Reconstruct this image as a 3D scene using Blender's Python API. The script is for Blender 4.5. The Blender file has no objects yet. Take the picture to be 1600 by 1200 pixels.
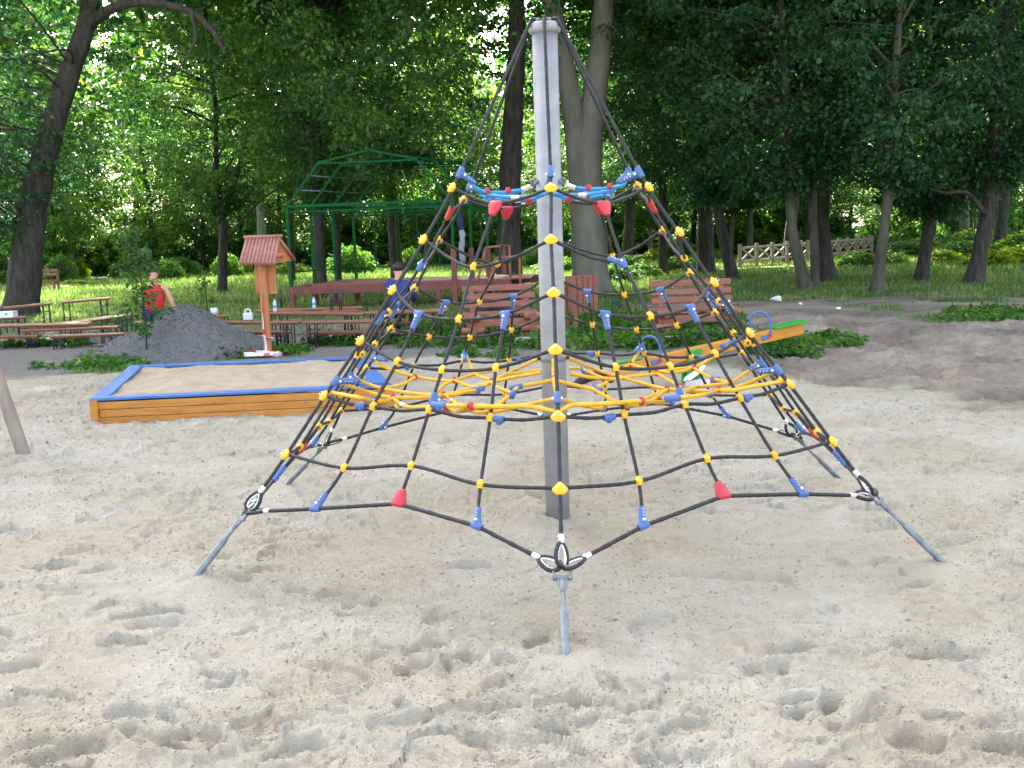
import bpy, bmesh, math, random, json
import numpy as np
from mathutils import Vector, Matrix
R = math.radians
rng = np.random.default_rng(7); random.seed(7)
C = bpy.context.scene.collection
scene = bpy.context.scene

# ------------------------------------------------------------------ camera
F_PX, PITCH, ROLL, CAM_H = 1668.2, 0.1359, 0.0343, 1.55
cam_d = bpy.data.cameras.new("camera"); cam = bpy.data.objects.new("camera", cam_d); C.objects.link(cam)
cam_d.sensor_width = 36; cam_d.lens = F_PX / 1600 * 36; cam_d.clip_start = 0.05; cam_d.clip_end = 1500
_cp, _sp, _cr, _sr = math.cos(PITCH), math.sin(PITCH), math.cos(ROLL), math.sin(ROLL)
_Rt = Vector((1, 0, 0)); _F = Vector((0, _cp, -_sp)); _U = Vector((0, _sp, _cp))
_X = _Rt * _cr - _U * _sr; _Y = _Rt * _sr + _U * _cr
cam.matrix_world = Matrix(((_X.x, _Y.x, -_F.x, 0), (_X.y, _Y.y, -_F.y, 0), (_X.z, _Y.z, -_F.z, CAM_H), (0, 0, 0, 1)))
scene.camera = cam
def ray(px, py):
    a, b = px - 800, py - 600
    u = _cr * a - _sr * b; v = _sr * a + _cr * b
    return np.array([u / F_PX, _cp - v / F_PX * _sp, -_sp - v / F_PX * _cp])
def at(px, py, Y):                     # a point of the place, from where the photo shows it and how far off it is
    w = ray(px, py); return np.array([0, 0, CAM_H]) + w * (Y / w[1])
def gz(px, py, z=0.0):
    w = ray(px, py); return np.array([0, 0, CAM_H]) + w * ((z - CAM_H) / w[2])

# ------------------------------------------------------------------ light
SUN_EL, SUN_AZ = 37.0, -12.0           # degrees; azimuth from +Y towards +X
world = bpy.data.worlds.new("World"); scene.world = world; world.use_nodes = True
wn = world.node_tree.nodes; wl = world.node_tree.links
sky = wn.new("ShaderNodeTexSky"); sky.sky_type = 'NISHITA'; sky.sun_disc = False
sky.sun_elevation = R(SUN_EL); sky.sun_rotation = R(SUN_AZ)
sky.air_density = 1.0; sky.dust_density = 4.0; sky.ozone_density = 1.0; sky.altitude = 50
bg = wn["Background"]; bg.inputs[1].default_value = 0.15; 
tint = wn.new("ShaderNodeMix"); tint.data_type = 'RGBA'; tint.blend_type = 'MULTIPLY'; tint.inputs[0].default_value = 1; tint.inputs[7].default_value = (1.02, 1.0, .97, 1)
hz = wn.new('ShaderNodeHueSaturation'); hz.inputs['Saturation'].default_value = .6; wl.new(sky.outputs[0], hz.inputs['Color']); wl.new(hz.outputs[0], tint.inputs[6]); wl.new(tint.outputs[2], bg.inputs[0])
sd = bpy.data.lights.new("sun", 'SUN'); sd.energy = 4.0; sd.angle = R(0.53); sd.color = (1.0, 0.95, 0.85)
sun = bpy.data.objects.new("sun", sd); C.objects.link(sun)
_dir = Vector((math.sin(R(SUN_AZ)) * math.cos(R(SUN_EL)), math.cos(R(SUN_AZ)) * math.cos(R(SUN_EL)), math.sin(R(SUN_EL))))
sun.rotation_euler = _dir.to_track_quat('Z', 'Y').to_euler(); sun.location = (0, 0, 40)
scene.view_settings.view_transform = 'Standard'; scene.view_settings.look = 'None'
scene.view_settings.gamma = 1; scene.view_settings.exposure = 2.7
scene.render.engine = 'CYCLES'
cy = scene.cycles; cy.use_denoising = True; cy.max_bounces = 8; cy.diffuse_bounces = 4; cy.transmission_bounces = 6; cy.glossy_bounces = 3
cy.transparent_max_bounces = 8; cy.sample_clamp_indirect = 6; cy.caustics_reflective = False; cy.caustics_refractive = False

# ------------------------------------------------------------------ helpers
ORG = {}
def setp(o, label=None, cat=None, group=None, kind=None):
    if label: o['label'] = label
    if cat: o['category'] = cat
    if group: o['group'] = group
    if kind: o['kind'] = kind
    return o
def thing(name, label, cat, loc=(0, 0, 0), group=None):
    o = bpy.data.objects.new(name, None); C.objects.link(o); o.empty_display_size = 0.1
    o.location = [float(c) for c in loc]; ORG[o.name] = np.array([float(c) for c in loc])
    return setp(o, label, cat, group)
def link(name, me, parent=None):
    o = bpy.data.objects.new(name, me); C.objects.link(o)
    if parent is not None: o.parent = parent; ORG[o.name] = ORG[parent.name]
    else: ORG[o.name] = np.zeros(3)
    return o
def quads(name, V, Fc, mat, parent=None, smooth=True):
    """V (N,3), Fc (M,k) -> one mesh object; world coordinates, stored relative to the parent's base."""
    V = np.asarray(V, np.float32); Fc = np.asarray(Fc, np.int32)
    if parent is not None: V = V - ORG[parent.name].astype(np.float32)
    me = bpy.data.meshes.new(name); k = Fc.shape[1]
    me.vertices.add(len(V)); me.vertices.foreach_set('co', V.ravel())
    me.loops.add(Fc.size); me.loops.foreach_set('vertex_index', Fc.ravel())
    me.polygons.add(len(Fc)); me.polygons.foreach_set('loop_start', np.arange(len(Fc), dtype=np.int32) * k)
    me.polygons.foreach_set('loop_total', np.full(len(Fc), k, np.int32))
    if smooth: me.polygons.foreach_set('use_smooth', np.ones(len(Fc), bool))
    me.update(calc_edges=True); me.materials.append(mat)
    return link(name, me, parent)
class MB:
    def __init__(s): s.v = []; s.f = []; s.sm = []
    def add(s, V, Fs, smooth=False):
        o = len(s.v); s.v += [tuple(float(c) for c in p) for p in V]
        s.f += [tuple(int(i) + o for i in f) for f in Fs]; s.sm += [smooth] * len(Fs); return s
    def box(s, c, size, rot=None, bevel=0.0):
        c = np.asarray(c, float); h = np.asarray(size, float) / 2
        if bevel <= 0:
            V = np.array([[x, y, z] for x in (-1, 1) for y in (-1, 1) for z in (-1, 1)]) * h
            Fs = [(0, 1, 3, 2), (4, 6, 7, 5), (0, 4, 5, 1), (2, 3, 7, 6), (0, 2, 6, 4), (1, 5, 7, 3)]
        else:
            bm = bmesh.new(); bmesh.ops.create_cube(bm, size=1)
            for v in bm.verts: v.co = Vector((v.co.x * h[0] * 2, v.co.y * h[1] * 2, v.co.z * h[2] * 2))
            bmesh.ops.bevel(bm, geom=bm.edges[:], offset=min(bevel, min(h) * .9), segments=2, affect='EDGES', profile=.6)
            V = np.array([v.co[:] for v in bm.verts]); Fs = [[v.index for v in f.verts] for f in bm.faces]; bm.free()
        if rot is not None: V = V @ np.asarray(rot).T
        return s.add(V + c, Fs)
    def beam(s, a, b, w, t, up=(0, 0, 1), bevel=0.0):
        """box from a to b, width w (sideways), thickness t (along up)"""
        a = np.asarray(a, float); b = np.asarray(b, float); d = b - a; L = np.linalg.norm(d); d /= L
        sd_ = np.cross(d, up); sd_ /= np.linalg.norm(sd_); u = np.cross(sd_, d)
        return s.box((a + b) / 2, (L, w, t), np.stack([d, sd_, u], 1), bevel)
    def tube(s, pts, rad, n=10, cap=True, smooth=True):
        pts = np.asarray(pts, float); m = len(pts); rad = np.broadcast_to(np.asarray(rad, float), (m,))
        T = np.gradient(pts, axis=0); T /= np.linalg.norm(T, axis=1)[:, None] + 1e-12
        a = np.array([0, 0, 1.]) if abs(T[0][2]) < .9 else np.array([1., 0, 0])
        N = np.cross(T[0], a); N /= np.linalg.norm(N); V = []
        for i in range(m):
            N = N - T[i] * (N @ T[i]); N /= np.linalg.norm(N); B = np.cross(T[i], N)
            th = np.arange(n) * 2 * math.pi / n
            V += list(pts[i] + rad[i] * (np.cos(th)[:, None] * N + np.sin(th)[:, None] * B))
        Fs = [(i * n + j, i * n + (j + 1) % n, (i + 1) * n + (j + 1) % n, (i + 1) * n + j) for i in range(m - 1) for j in range(n)]
        s.add(V, Fs, smooth)
        if cap:
            o = len(s.v) - len(V)
            s.f += [tuple(o + j for j in range(n))[::-1], tuple(o + (m - 1) * n + j for j in range(n))]; s.sm += [False, False]
        return s
    def cyl(s, a, b, r, n=12, bev=0.0, r2=None):
        a = np.asarray(a, float); b = np.asarray(b, float); r2 = r if r2 is None else r2; d = (b - a) / np.linalg.norm(b - a)
        if bev: return s.tube([a, a + d * bev * .02, a + d * bev, b - d * bev, b - d * bev * .02, b], [r * .7, r - bev * .55, r, r2, r2 - bev * .55, r2 * .7], n)
        return s.tube([a, b], [r, r2], n)
    def ball(s, c, r, n=10, sc=(1, 1, 1), rot=None):
        V = []; rows = max(5, n // 2 + 1)
        for i in range(1, rows):
            ph = math.pi * i / rows
            for j in range(n):
                th = 2 * math.pi * j / n; V.append((math.sin(ph) * math.cos(th), math.sin(ph) * math.sin(th), math.cos(ph)))
        V += [(0, 0, 1), (0, 0, -1)]; V = np.array(V) * r * np.asarray(sc)
        if rot is not None: V = V @ np.asarray(rot).T
        k = (rows - 1) * n
        Fs = [(i * n + j, (i + 1) * n + j, (i + 1) * n + (j + 1) % n, i * n + (j + 1) % n) for i in range(rows - 2) for j in range(n)]
        Fs += [(j, (j + 1) % n, k) for j in range(n)] + [((rows - 2) * n + (j + 1) % n, (rows - 2) * n + j, k + 1) for j in range(n)]
        return s.add(V + np.asarray(c, float), Fs, True)
    def hull(s, balls_, n=8):
        bm = bmesh.new()
        for c, r in balls_:
            for i in range(1, 6):
                ph = math.pi * i / 6
                for j in range(n):
                    th = 2 * math.pi * j / n
                    bm.verts.new((c[0] + r * math.sin(ph) * math.cos(th), c[1] + r * math.sin(ph) * math.sin(th), c[2] + r * math.cos(ph)))
            bm.verts.new((c[0], c[1], c[2] + r)); bm.verts.new((c[0], c[1], c[2] - r))
        g = bmesh.ops.convex_hull(bm, input=bm.verts[:])
        bmesh.ops.delete(bm, geom=[v for v in bm.verts if not v.link_faces], context='VERTS')
        bm.verts.index_update(); V = [v.co[:] for v in bm.verts]; Fs = [[v.index for v in f.verts] for f in bm.faces]; bm.free()
        return s.add(V, Fs, True)
    def build(s, name, mat, parent=None, sm=None):
        me = bpy.data.meshes.new(name); o = ORG[parent.name] if parent is not None else np.zeros(3)
        V = np.array(s.v) - o; me.from_pydata(V.tolist(), [], s.f); me.update()
        me.polygons.foreach_set('use_smooth', np.array(s.sm if sm is None else [sm] * len(s.f), bool)); me.materials.append(mat)
        return link(name, me, parent)
def spline(P, ds=0.03):
    P = np.asarray(P, float)
    if len(P) == 2: n = max(2, int(np.linalg.norm(P[1] - P[0]) / ds) + 1); t = np.linspace(0, 1, n)[:, None]; return P[0] * (1 - t) + P[1] * t
    Q = np.vstack([2 * P[0] - P[1], P, 2 * P[-1] - P[-2]]); out = []
    for i in range(1, len(Q) - 2):
        p0, p1, p2, p3 = Q[i - 1:i + 3]; n = max(2, int(np.linalg.norm(p2 - p1) / ds) + 1); t = np.linspace(0, 1, n, endpoint=False)[:, None]
        out.append(.5 * (2 * p1 + (p2 - p0) * t + (2 * p0 - 5 * p1 + 4 * p2 - p3) * t ** 2 + (3 * p1 - p0 - 3 * p2 + p3) * t ** 3))
    return np.vstack(out + [P[-1:]])
# ---- noise
def _h(ix, iy, s): 
    n = (ix.astype(np.int64) * 374761393 + iy.astype(np.int64) * 668265263 + s * 1442695041) & 0xffffffff
    n = ((n ^ (n >> 13)) * 1274126177) & 0xffffffff; return ((n ^ (n >> 16)) & 0xffff) / 65535.0
def vnoise(x, y, s=0):
    ix = np.floor(x); iy = np.floor(y); fx = x - ix; fy = y - iy; ix = ix.astype(np.int64); iy = iy.astype(np.int64)
    fx = fx * fx * (3 - 2 * fx); fy = fy * fy * (3 - 2 * fy)
    a = _h(ix, iy, s) * (1 - fx) + _h(ix + 1, iy, s) * fx; b = _h(ix, iy + 1, s) * (1 - fx) + _h(ix + 1, iy + 1, s) * fx
    return a * (1 - fy) + b * fy
def fbm(x, y, o=4, s=0, g=.5):
    t = 0; a = 1; n = 0
    for i in range(o): t = t + a * vnoise(x * 2 ** i + 17.3 * i, y * 2 ** i - 9.1 * i, s + i); n += a; a *= g
    return t / n
def sstep(a, b, x): t = np.clip((x - a) / (b - a), 0, 1); return t * t * (3 - 2 * t)

# ------------------------------------------------------------------ materials
def mat(name, col, rough=.6, metal=0.0, noise=None, bump=None, spec=.5, coat=0):
    m = bpy.data.materials.new(name); m.use_nodes = True; nt = m.node_tree; b = nt.nodes["Principled BSDF"]
    b.inputs['Roughness'].default_value = rough; b.inputs['Metallic'].default_value = metal; b.inputs['Specular IOR Level'].default_value = spec
    b.inputs['Coat Weight'].default_value = coat
    tc = nt.nodes.new('ShaderNodeTexCoord')
    if noise:                          # (scale vector, second colour, low, high)
        sc, c2, lo, hi = noise
        mp = nt.nodes.new('ShaderNodeMapping'); mp.inputs['Scale'].default_value = sc; nt.links.new(tc.outputs['Object'], mp.inputs[0])
        nz = nt.nodes.new('ShaderNodeTexNoise'); nz.inputs['Scale'].default_value = 1; nz.inputs['Detail'].default_value = 5; nz.inputs['Roughness'].default_value = .6
        nt.links.new(mp.outputs[0], nz.inputs[0])
        cr = nt.nodes.new('ShaderNodeValToRGB'); cr.color_ramp.elements[0].position = lo; cr.color_ramp.elements[1].position = hi
        cr.color_ramp.elements[0].color = (*col, 1); cr.color_ramp.elements[1].color = (*c2, 1)
        nt.links.new(nz.outputs[0], cr.inputs[0]); nt.links.new(cr.outputs[0], b.inputs['Base Color'])
    else: b.inputs['Base Color'].default_value = (*col, 1)
    if bump:                           # (scale vector, strength, distance)
        mp2 = nt.nodes.new('ShaderNodeMapping'); mp2.inputs['Scale'].default_value = bump[0]; nt.links.new(tc.outputs['Object'], mp2.inputs[0])
        n2 = nt.nodes.new('ShaderNodeTexNoise'); n2.inputs['Scale'].default_value = 1; n2.inputs['Detail'].default_value = 4; nt.links.new(mp2.outputs[0], n2.inputs[0])
        bp = nt.nodes.new('ShaderNodeBump'); bp.inputs['Strength'].default_value = bump[1]; bp.inputs['Distance'].default_value = bump[2]
        nt.links.new(n2.outputs[0], bp.inputs['Height']); nt.links.new(bp.outputs[0], b.inputs['Normal'])
    return m
def leafmat(name, c1, c2, c3, trans=.45, rough=.45):
    m = bpy.data.materials.new(name); m.use_nodes = True; nt = m.node_tree; N = nt.nodes; L = nt.links; b = N["Principled BSDF"]
    g = N.new('ShaderNodeNewGeometry'); cr = N.new('ShaderNodeValToRGB'); e = cr.color_ramp.elements
    e[0].color = (*c1, 1); e[0].position = .1; e[1].color = (*c3, 1); e[1].position = .95; k = e.new(.55); k.color = (*c2, 1)
    L.new(g.outputs['Random Per Island'], cr.inputs[0]); L.new(cr.outputs[0], b.inputs['Base Color'])
    tc = N.new('ShaderNodeTexCoord'); nz_ = N.new('ShaderNodeTexNoise'); nz_.inputs['Scale'].default_value = .55; nz_.inputs['Detail'].default_value = 3; L.new(tc.outputs['Object'], nz_.inputs[0])
    ma = N.new('ShaderNodeMath'); ma.operation = 'MULTIPLY_ADD'; L.new(nz_.outputs[0], ma.inputs[0]); ma.inputs[1].default_value = 2.2; ma.inputs[2].default_value = -1.1
    mb_ = N.new('ShaderNodeMath'); mb_.operation = 'ADD'; mb_.use_clamp = True; L.new(ma.outputs[0], mb_.inputs[0]); L.new(g.outputs['Random Per Island'], mb_.inputs[1]); L.new(mb_.outputs[0], cr.inputs[0])
    b.inputs['Roughness'].default_value = rough; b.inputs['Specular IOR Level'].default_value = .35
    t = N.new('ShaderNodeBsdfTranslucent'); hs = N.new('ShaderNodeHueSaturation'); hs.inputs['Hue'].default_value = .488
    hs.inputs['Saturation'].default_value = 1.15; hs.inputs['Value'].default_value = 1.9; L.new(cr.outputs[0], hs.inputs['Color']); L.new(hs.outputs[0], t.inputs[0])
    mx = N.new('ShaderNodeMixShader'); mx.inputs[0].default_value = trans; L.new(b.outputs[0], mx.inputs[1]); L.new(t.outputs[0], mx.inputs[2])
    L.new(mx.outputs[0], N['Material Output'].inputs[0]); return m
M = {}
M['black_rope'] = mat('black_rope', (.011, .011, .014), .55, noise=((40, 40, 40), (.028, .028, .032), .4, .7))
M['yellow_rope'] = mat('yellow_rope', (.72, .40, .01), .5, noise=((25, 25, 25), (.62, .34, .02), .4, .7))
M['blue_rope'] = mat('blue_rope', (.02, .27, .58), .5, noise=((25, 25, 25), (.03, .22, .48), .4, .7))
M['yellow_plastic'] = mat('yellow_plastic', (.80, .46, .01), .48, noise=((14, 14, 14), (.62, .34, .02), .45, .75))
M['blue_plastic'] = mat('blue_plastic', (.055, .125, .34), .5, noise=((14, 14, 14), (.085, .165, .39), .45, .75))
M['red_plastic'] = mat('red_plastic', (.5, .02, .04), .4, noise=((14, 14, 14), (.42, .04, .05), .45, .75))
M['steel'] = mat('galvanised_steel', (.15, .165, .18), .5, .45, noise=((22, 22, 22), (.27, .29, .305), .35, .7))
M['alu'] = mat('aluminium', (.78, .78, .8), .3, .7)
M['mast'] = mat('brushed_galvanised_mast', (.25, .255, .27), .5, .12, noise=((7, 7, 16), (.31, .315, .33), .35, .65), bump=((20, 20, 90), .2, .002))
M['sandbox_wood'] = mat('orange_stained_wood', (.40, .15, .022), .5, noise=((2.2, 30, 30), (.54, .24, .04), .35, .65), bump=((3, 60, 60), .25, .003))
M['knot'] = mat('dark_wood_knot', (.22, .08, .02), .6)
M['blue_paint'] = mat('blue_painted_wood', (.035, .125, .36), .5, noise=((5, 12, 12), (.07, .18, .43), .4, .7))
M['seesaw_wood'] = mat('orange_lacquered_beam', (.50, .19, .015), .4, noise=((3, 30, 30), (.6, .26, .03), .35, .65))
M['green_plastic'] = mat('green_painted_board', (.02, .28, .035), .4)
M['bench_wood'] = mat('reddish_brown_stained_wood', (.19, .06, .04), .6, noise=((3, 26, 26), (.28, .10, .065), .35, .7), bump=((4, 50, 50), .3, .004))
M['log_wood'] = mat('stained_log', (.20, .075, .04), .7, noise=((4, 20, 20), (.33, .14, .08), .35, .7), bump=((6, 30, 30), .5, .01))
M['shelter_wood'] = mat('orange_brown_pine', (.40, .135, .045), .55, noise=((12, 12, 3), (.5, .2, .07), .35, .7))
M['slab_wood'] = mat('weathered_red_slabs', (.30, .12, .085), .7, noise=((18, 18, 18), (.42, .2, .15), .35, .7))
M['table_top'] = mat('varnished_brown_tabletop', (.24, .1, .055), .42, noise=((2, 24, 24), (.34, .16, .09), .35, .7))
M['black_metal'] = mat('black_steel_legs', (.02, .02, .03), .5)
M['green_steel'] = mat('green_painted_steel', (.002, .065, .014), .6, noise=((6, 6, 6), (.004, .095, .022), .4, .7), spec=.15)
M['dark_red'] = mat('oxblood_painted_wood', (.15, .035, .03), .6, noise=((5, 5, 5), (.2, .06, .05), .4, .7))
M['fence_wood'] = mat('bare_pine_fence', (.22, .175, .13), .7, noise=((6, 6, 6), (.31, .255, .2), .35, .7))
M['post_wood'] = mat('peeled_grey_pole', (.2, .155, .125), .65, noise=((14, 14, 2), (.3, .235, .19), .35, .7))
M['concrete'] = mat('weathered_concrete', (.28, .27, .25), .9, noise=((9, 9, 9), (.4, .38, .35), .35, .7), bump=((30, 30, 30), .5, .01))
M['skin'] = mat('skin', (.55, .3, .2), .55)
M['red_cloth'] = mat('red_vest_cloth', (.55, .02, .035), .85, noise=((20, 20, 20), (.42, .015, .03), .4, .7))
M['navy_cloth'] = mat('navy_cloth', (.015, .025, .09), .85, noise=((14, 14, 14), (.025, .04, .14), .4, .7))
M['blue_cloth'] = mat('blue_cloth', (.02, .045, .2), .85)
M['dark_cloth'] = mat('charcoal_cloth', (.03, .035, .05), .9)
M['grey_cloth'] = mat('grey_denim', (.22, .24, .28), .9, noise=((18, 18, 18), (.35, .37, .42), .4, .7))
M['cap_cloth'] = mat('khaki_cap_cloth', (.15, .145, .115), .9)
M['hair'] = mat('dark_hair', (.02, .014, .01), .6)
M['white_plastic'] = mat('white_plastic', (.72, .73, .75), .4)
M['bottle'] = mat('clear_bluish_plastic', (.45, .62, .72), .15); 
M['tape'] = mat('white_plastic_film', (.75, .75, .77), .35); M['tape_red'] = mat('red_plastic_film', (.6, .04, .05), .35)
M['rubber'] = mat('black_rubber', (.025, .024, .024), .8)
M['gravel_heap'] = mat('dark_grey_crushed_gravel', (.10, .10, .103), .95, noise=((28, 28, 28), (.17, .17, .175), .3, .72), bump=((40, 40, 40), .9, .03))
M['bark'] = mat('dark_furrowed_bark', (.018, .016, .014), .9, noise=((10, 10, 2.2), (.07, .063, .05), .35, .7), bump=((14, 14, 3), .8, .04))
M['bark_grey'] = mat('smooth_grey_green_bark', (.035, .033, .024), .85, noise=((5, 5, 1.6), (.095, .09, .066), .35, .7), bump=((9, 9, 3), .5, .03))
M['bark_pale'] = mat('pale_grey_bark', (.11, .108, .085), .85, noise=((3, 3, 1), (.2, .19, .155), .35, .7), bump=((10, 10, 3), .4, .03))
M['leaf_mid'] = leafmat('mid_green_leaves', (.026, .08, .024), (.05, .14, .036), (.11, .215, .045))
M['leaf_shaded'] = leafmat('shaded_green_leaves', (.018, .065, .03), (.036, .112, .046), (.08, .175, .055), .45)  # cool tone of foliage in shade, put into the leaf colour
M['leaf_sunlit'] = leafmat('sunlit_green_leaves', (.045, .12, .03), (.085, .185, .04), (.15, .25, .05), .55)  # leaf colour carries the glow of sunlit, backlit foliage
M['grass'] = leafmat('grass_blades', (.06, .125, .03), (.11, .19, .05), (.22, .28, .11), .4, .6)
M['weed'] = leafmat('weed_leaves', (.03, .09, .016), (.05, .14, .022), (.1, .2, .03), .35)
M['herb'] = leafmat('yellow_green_herbs', (.06, .14, .01), (.12, .21, .012), (.22, .28, .015), .45)
NET = json.loads('''{"leg0": [[0.2174, 5.1533, 1.7808], [0.2032, 4.9778, 1.5372], [0.2002, 4.7916, 1.3017], [0.1939, 4.6096, 1.0644], [0.1884, 4.414, 0.8044], [0.1792, 4.2107, 0.5429], [0.169, 4.0088, 0.2681]], "anch0": [0.1641, 3.757, 0.0441], "face0": {"mid": [[0.4732, 5.2428, 1.7], [0.5495, 5.0831, 1.4112], [0.6481, 4.9197, 1.1709], [0.7166, 4.7872, 0.9494], [0.7654, 4.6912, 0.7899], [0.836, 4.5608, 0.5679], [0.8897, 4.458, 0.4255]], "a": [[0.43, 4.8216, 1.1971], [0.4599, 4.6774, 0.9686], [0.4782, 4.5422, 0.7785], [0.5156, 4.3657, 0.5243], [0.5141, 4.2262, 0.3701]], "b": [[0.8531, 5.0465, 1.1971], [0.9493, 4.9423, 0.9828], [1.0445, 4.8491, 0.7854], [1.1717, 4.7218, 0.5372], [1.2768, 4.6399, 0.3761]]}, "leg1": [[0.7104, 5.4088, 1.7792], [0.8465, 5.317, 1.5518], [0.9961, 5.2195, 1.3027], [1.1483, 5.1228, 1.0587], [1.316, 5.0204, 0.8179], [1.4892, 4.9128, 0.5541], [1.6532, 4.8133, 0.3116]], "anch1": [1.8973, 4.6559, 0.0547], "face1": {"mid": [[0.7528, 5.6821, 1.7152], [0.9327, 5.6758, 1.4149], [1.1142, 5.6694, 1.1786], [1.263, 5.6642, 0.9566], [1.3712, 5.6604, 0.7956], [1.5186, 5.6552, 0.5671], [1.6327, 5.6512, 0.4302]], "a": [[1.0898, 5.4303, 1.203], [1.2278, 5.3855, 0.9825], [1.3557, 5.3364, 0.7853], [1.5252, 5.2796, 0.5295], [1.6477, 5.2141, 0.3771]], "b": [[1.1066, 5.9097, 1.203], [1.2475, 5.9447, 0.9825], [1.3785, 5.9847, 0.7853], [1.5516, 6.0294, 0.5295], [1.6784, 6.0861, 0.3771]]}, "leg2": [[0.719, 5.9558, 1.8114], [0.8682, 6.0403, 1.5632], [1.0309, 6.1281, 1.3191], [1.1882, 6.2143, 1.0808], [1.3669, 6.3042, 0.8249], [1.553, 6.3981, 0.5547], [1.7391, 6.4817, 0.2761]], "anch2": [2.1168, 6.7052, -0.0928], "face2": {"mid": [[0.5251, 6.1389, 1.7266], [0.6175, 6.2932, 1.425], [0.6975, 6.4502, 1.1895], [0.782, 6.5766, 0.963], [0.8386, 6.6694, 0.8039], [0.9131, 6.7949, 0.5671], [0.962, 6.8965, 0.4468]], "a": [[0.8979, 6.3089, 1.2202], [1.0049, 6.4073, 0.9967], [1.1062, 6.4944, 0.7898], [1.2479, 6.6123, 0.5337], [1.3587, 6.688, 0.383]], "b": [[0.4825, 6.5636, 1.2106], [0.52, 6.7046, 0.9934], [0.5589, 6.8384, 0.7953], [0.6184, 7.0104, 0.5356], [0.6188, 7.1492, 0.3755]]}, "leg3": [[0.2536, 6.2474, 1.7822], [0.2587, 6.4232, 1.5518], [0.2642, 6.609, 1.3085], [0.2695, 6.7907, 1.0706], [0.2752, 6.985, 0.8161], [0.2812, 7.189, 0.5489], [0.2869, 7.3846, 0.2926]], "anch3": [0.2954, 7.6618, 0.0], "face3": {"mid": [[0.0087, 6.1588, 1.7159], [-0.0585, 6.3191, 1.4027], [-0.1807, 6.4801, 1.1716], [-0.2523, 6.612, 0.9476], [-0.3064, 6.7084, 0.7903], [-0.3834, 6.8378, 0.5529], [-0.4399, 6.9415, 0.433]], "a": [[0.0263, 6.5782, 1.194], [0.0077, 6.7211, 0.9773], [-0.0154, 6.8556, 0.7675], [-0.0534, 7.0327, 0.5213], [-0.0621, 7.1782, 0.4077]], "b": [[-0.3786, 6.3531, 1.1859], [-0.4945, 6.4578, 0.9741], [-0.6006, 6.553, 0.7904], [-0.7336, 6.6778, 0.5149], [-0.8397, 6.762, 0.372]]}, "leg4": [[-0.2269, 5.9912, 1.7683], [-0.38, 6.0839, 1.5518], [-0.5383, 6.1813, 1.2827], [-0.6933, 6.2767, 1.043], [-0.8662, 6.3797, 0.8047], [-1.0515, 6.4848, 0.5327], [-1.1863, 6.5986, 0.303]], "anch4": [-1.4698, 6.7612, 0.0283], "face4": {"mid": [[-0.2848, 5.7187, 1.7152], [-0.4673, 5.7251, 1.4149], [-0.651, 5.7316, 1.1786], [-0.8018, 5.7369, 0.9566], [-0.9114, 5.7407, 0.7956], [-1.0609, 5.746, 0.5671], [-1.1762, 5.7501, 0.4302]], "a": [[-0.6263, 5.9707, 1.203], [-0.7663, 6.0156, 0.9825], [-0.896, 6.0647, 0.7853], [-1.0678, 6.1216, 0.5295], [-1.1916, 6.1872, 0.3771]], "b": [[-0.6432, 5.4913, 1.203], [-0.786, 5.4563, 0.9825], [-0.9188, 5.4165, 0.7853], [-1.0942, 5.3718, 0.5295], [-1.2223, 5.3151, 0.3771]]}, "leg5": [[-0.2614, 5.4416, 1.8103], [-0.4112, 5.3606, 1.5577], [-0.5668, 5.2746, 1.3162], [-0.7257, 5.1904, 1.0796], [-0.9029, 5.0995, 0.8277], [-1.0854, 5.005, 0.564], [-1.2723, 4.912, 0.3128]], "anch5": [-1.4664, 4.8012, 0.0801], "face5": {"mid": [[-0.0477, 5.2601, 1.7181], [-0.1634, 5.1059, 1.4198], [-0.2362, 4.9521, 1.184], [-0.3152, 4.8258, 0.9657], [-0.3742, 4.733, 0.7997], [-0.4542, 4.6074, 0.5716], [-0.5104, 4.5092, 0.428]], "a": [[-0.4308, 5.0928, 1.2075], [-0.5353, 4.9962, 0.9918], [-0.6492, 4.9091, 0.7959], [-0.7797, 4.7901, 0.5346], [-0.9073, 4.7111, 0.3672]], "b": [[-0.0181, 4.8388, 1.2112], [-0.0684, 4.6978, 0.9815], [-0.0992, 4.563, 0.781], [-0.1462, 4.3903, 0.5281], [-0.164, 4.2543, 0.3862]]}, "cam": {"f": 1668.2256844122476, "th": 0.13590973637963488, "ro": 0.034271008988978134, "cx": 0.2263485879861514, "cy": 5.700686099766394, "phi": -0.03518543429527214, "Ht": 2.633667349021208, "lx": 0.004459014751562819, "ly": -0.00016917037144224213, "Rc": 1.6850025818289425, "zc": 0.2926204800568478}}''')
NETPHI = NET['cam']['phi']
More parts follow.
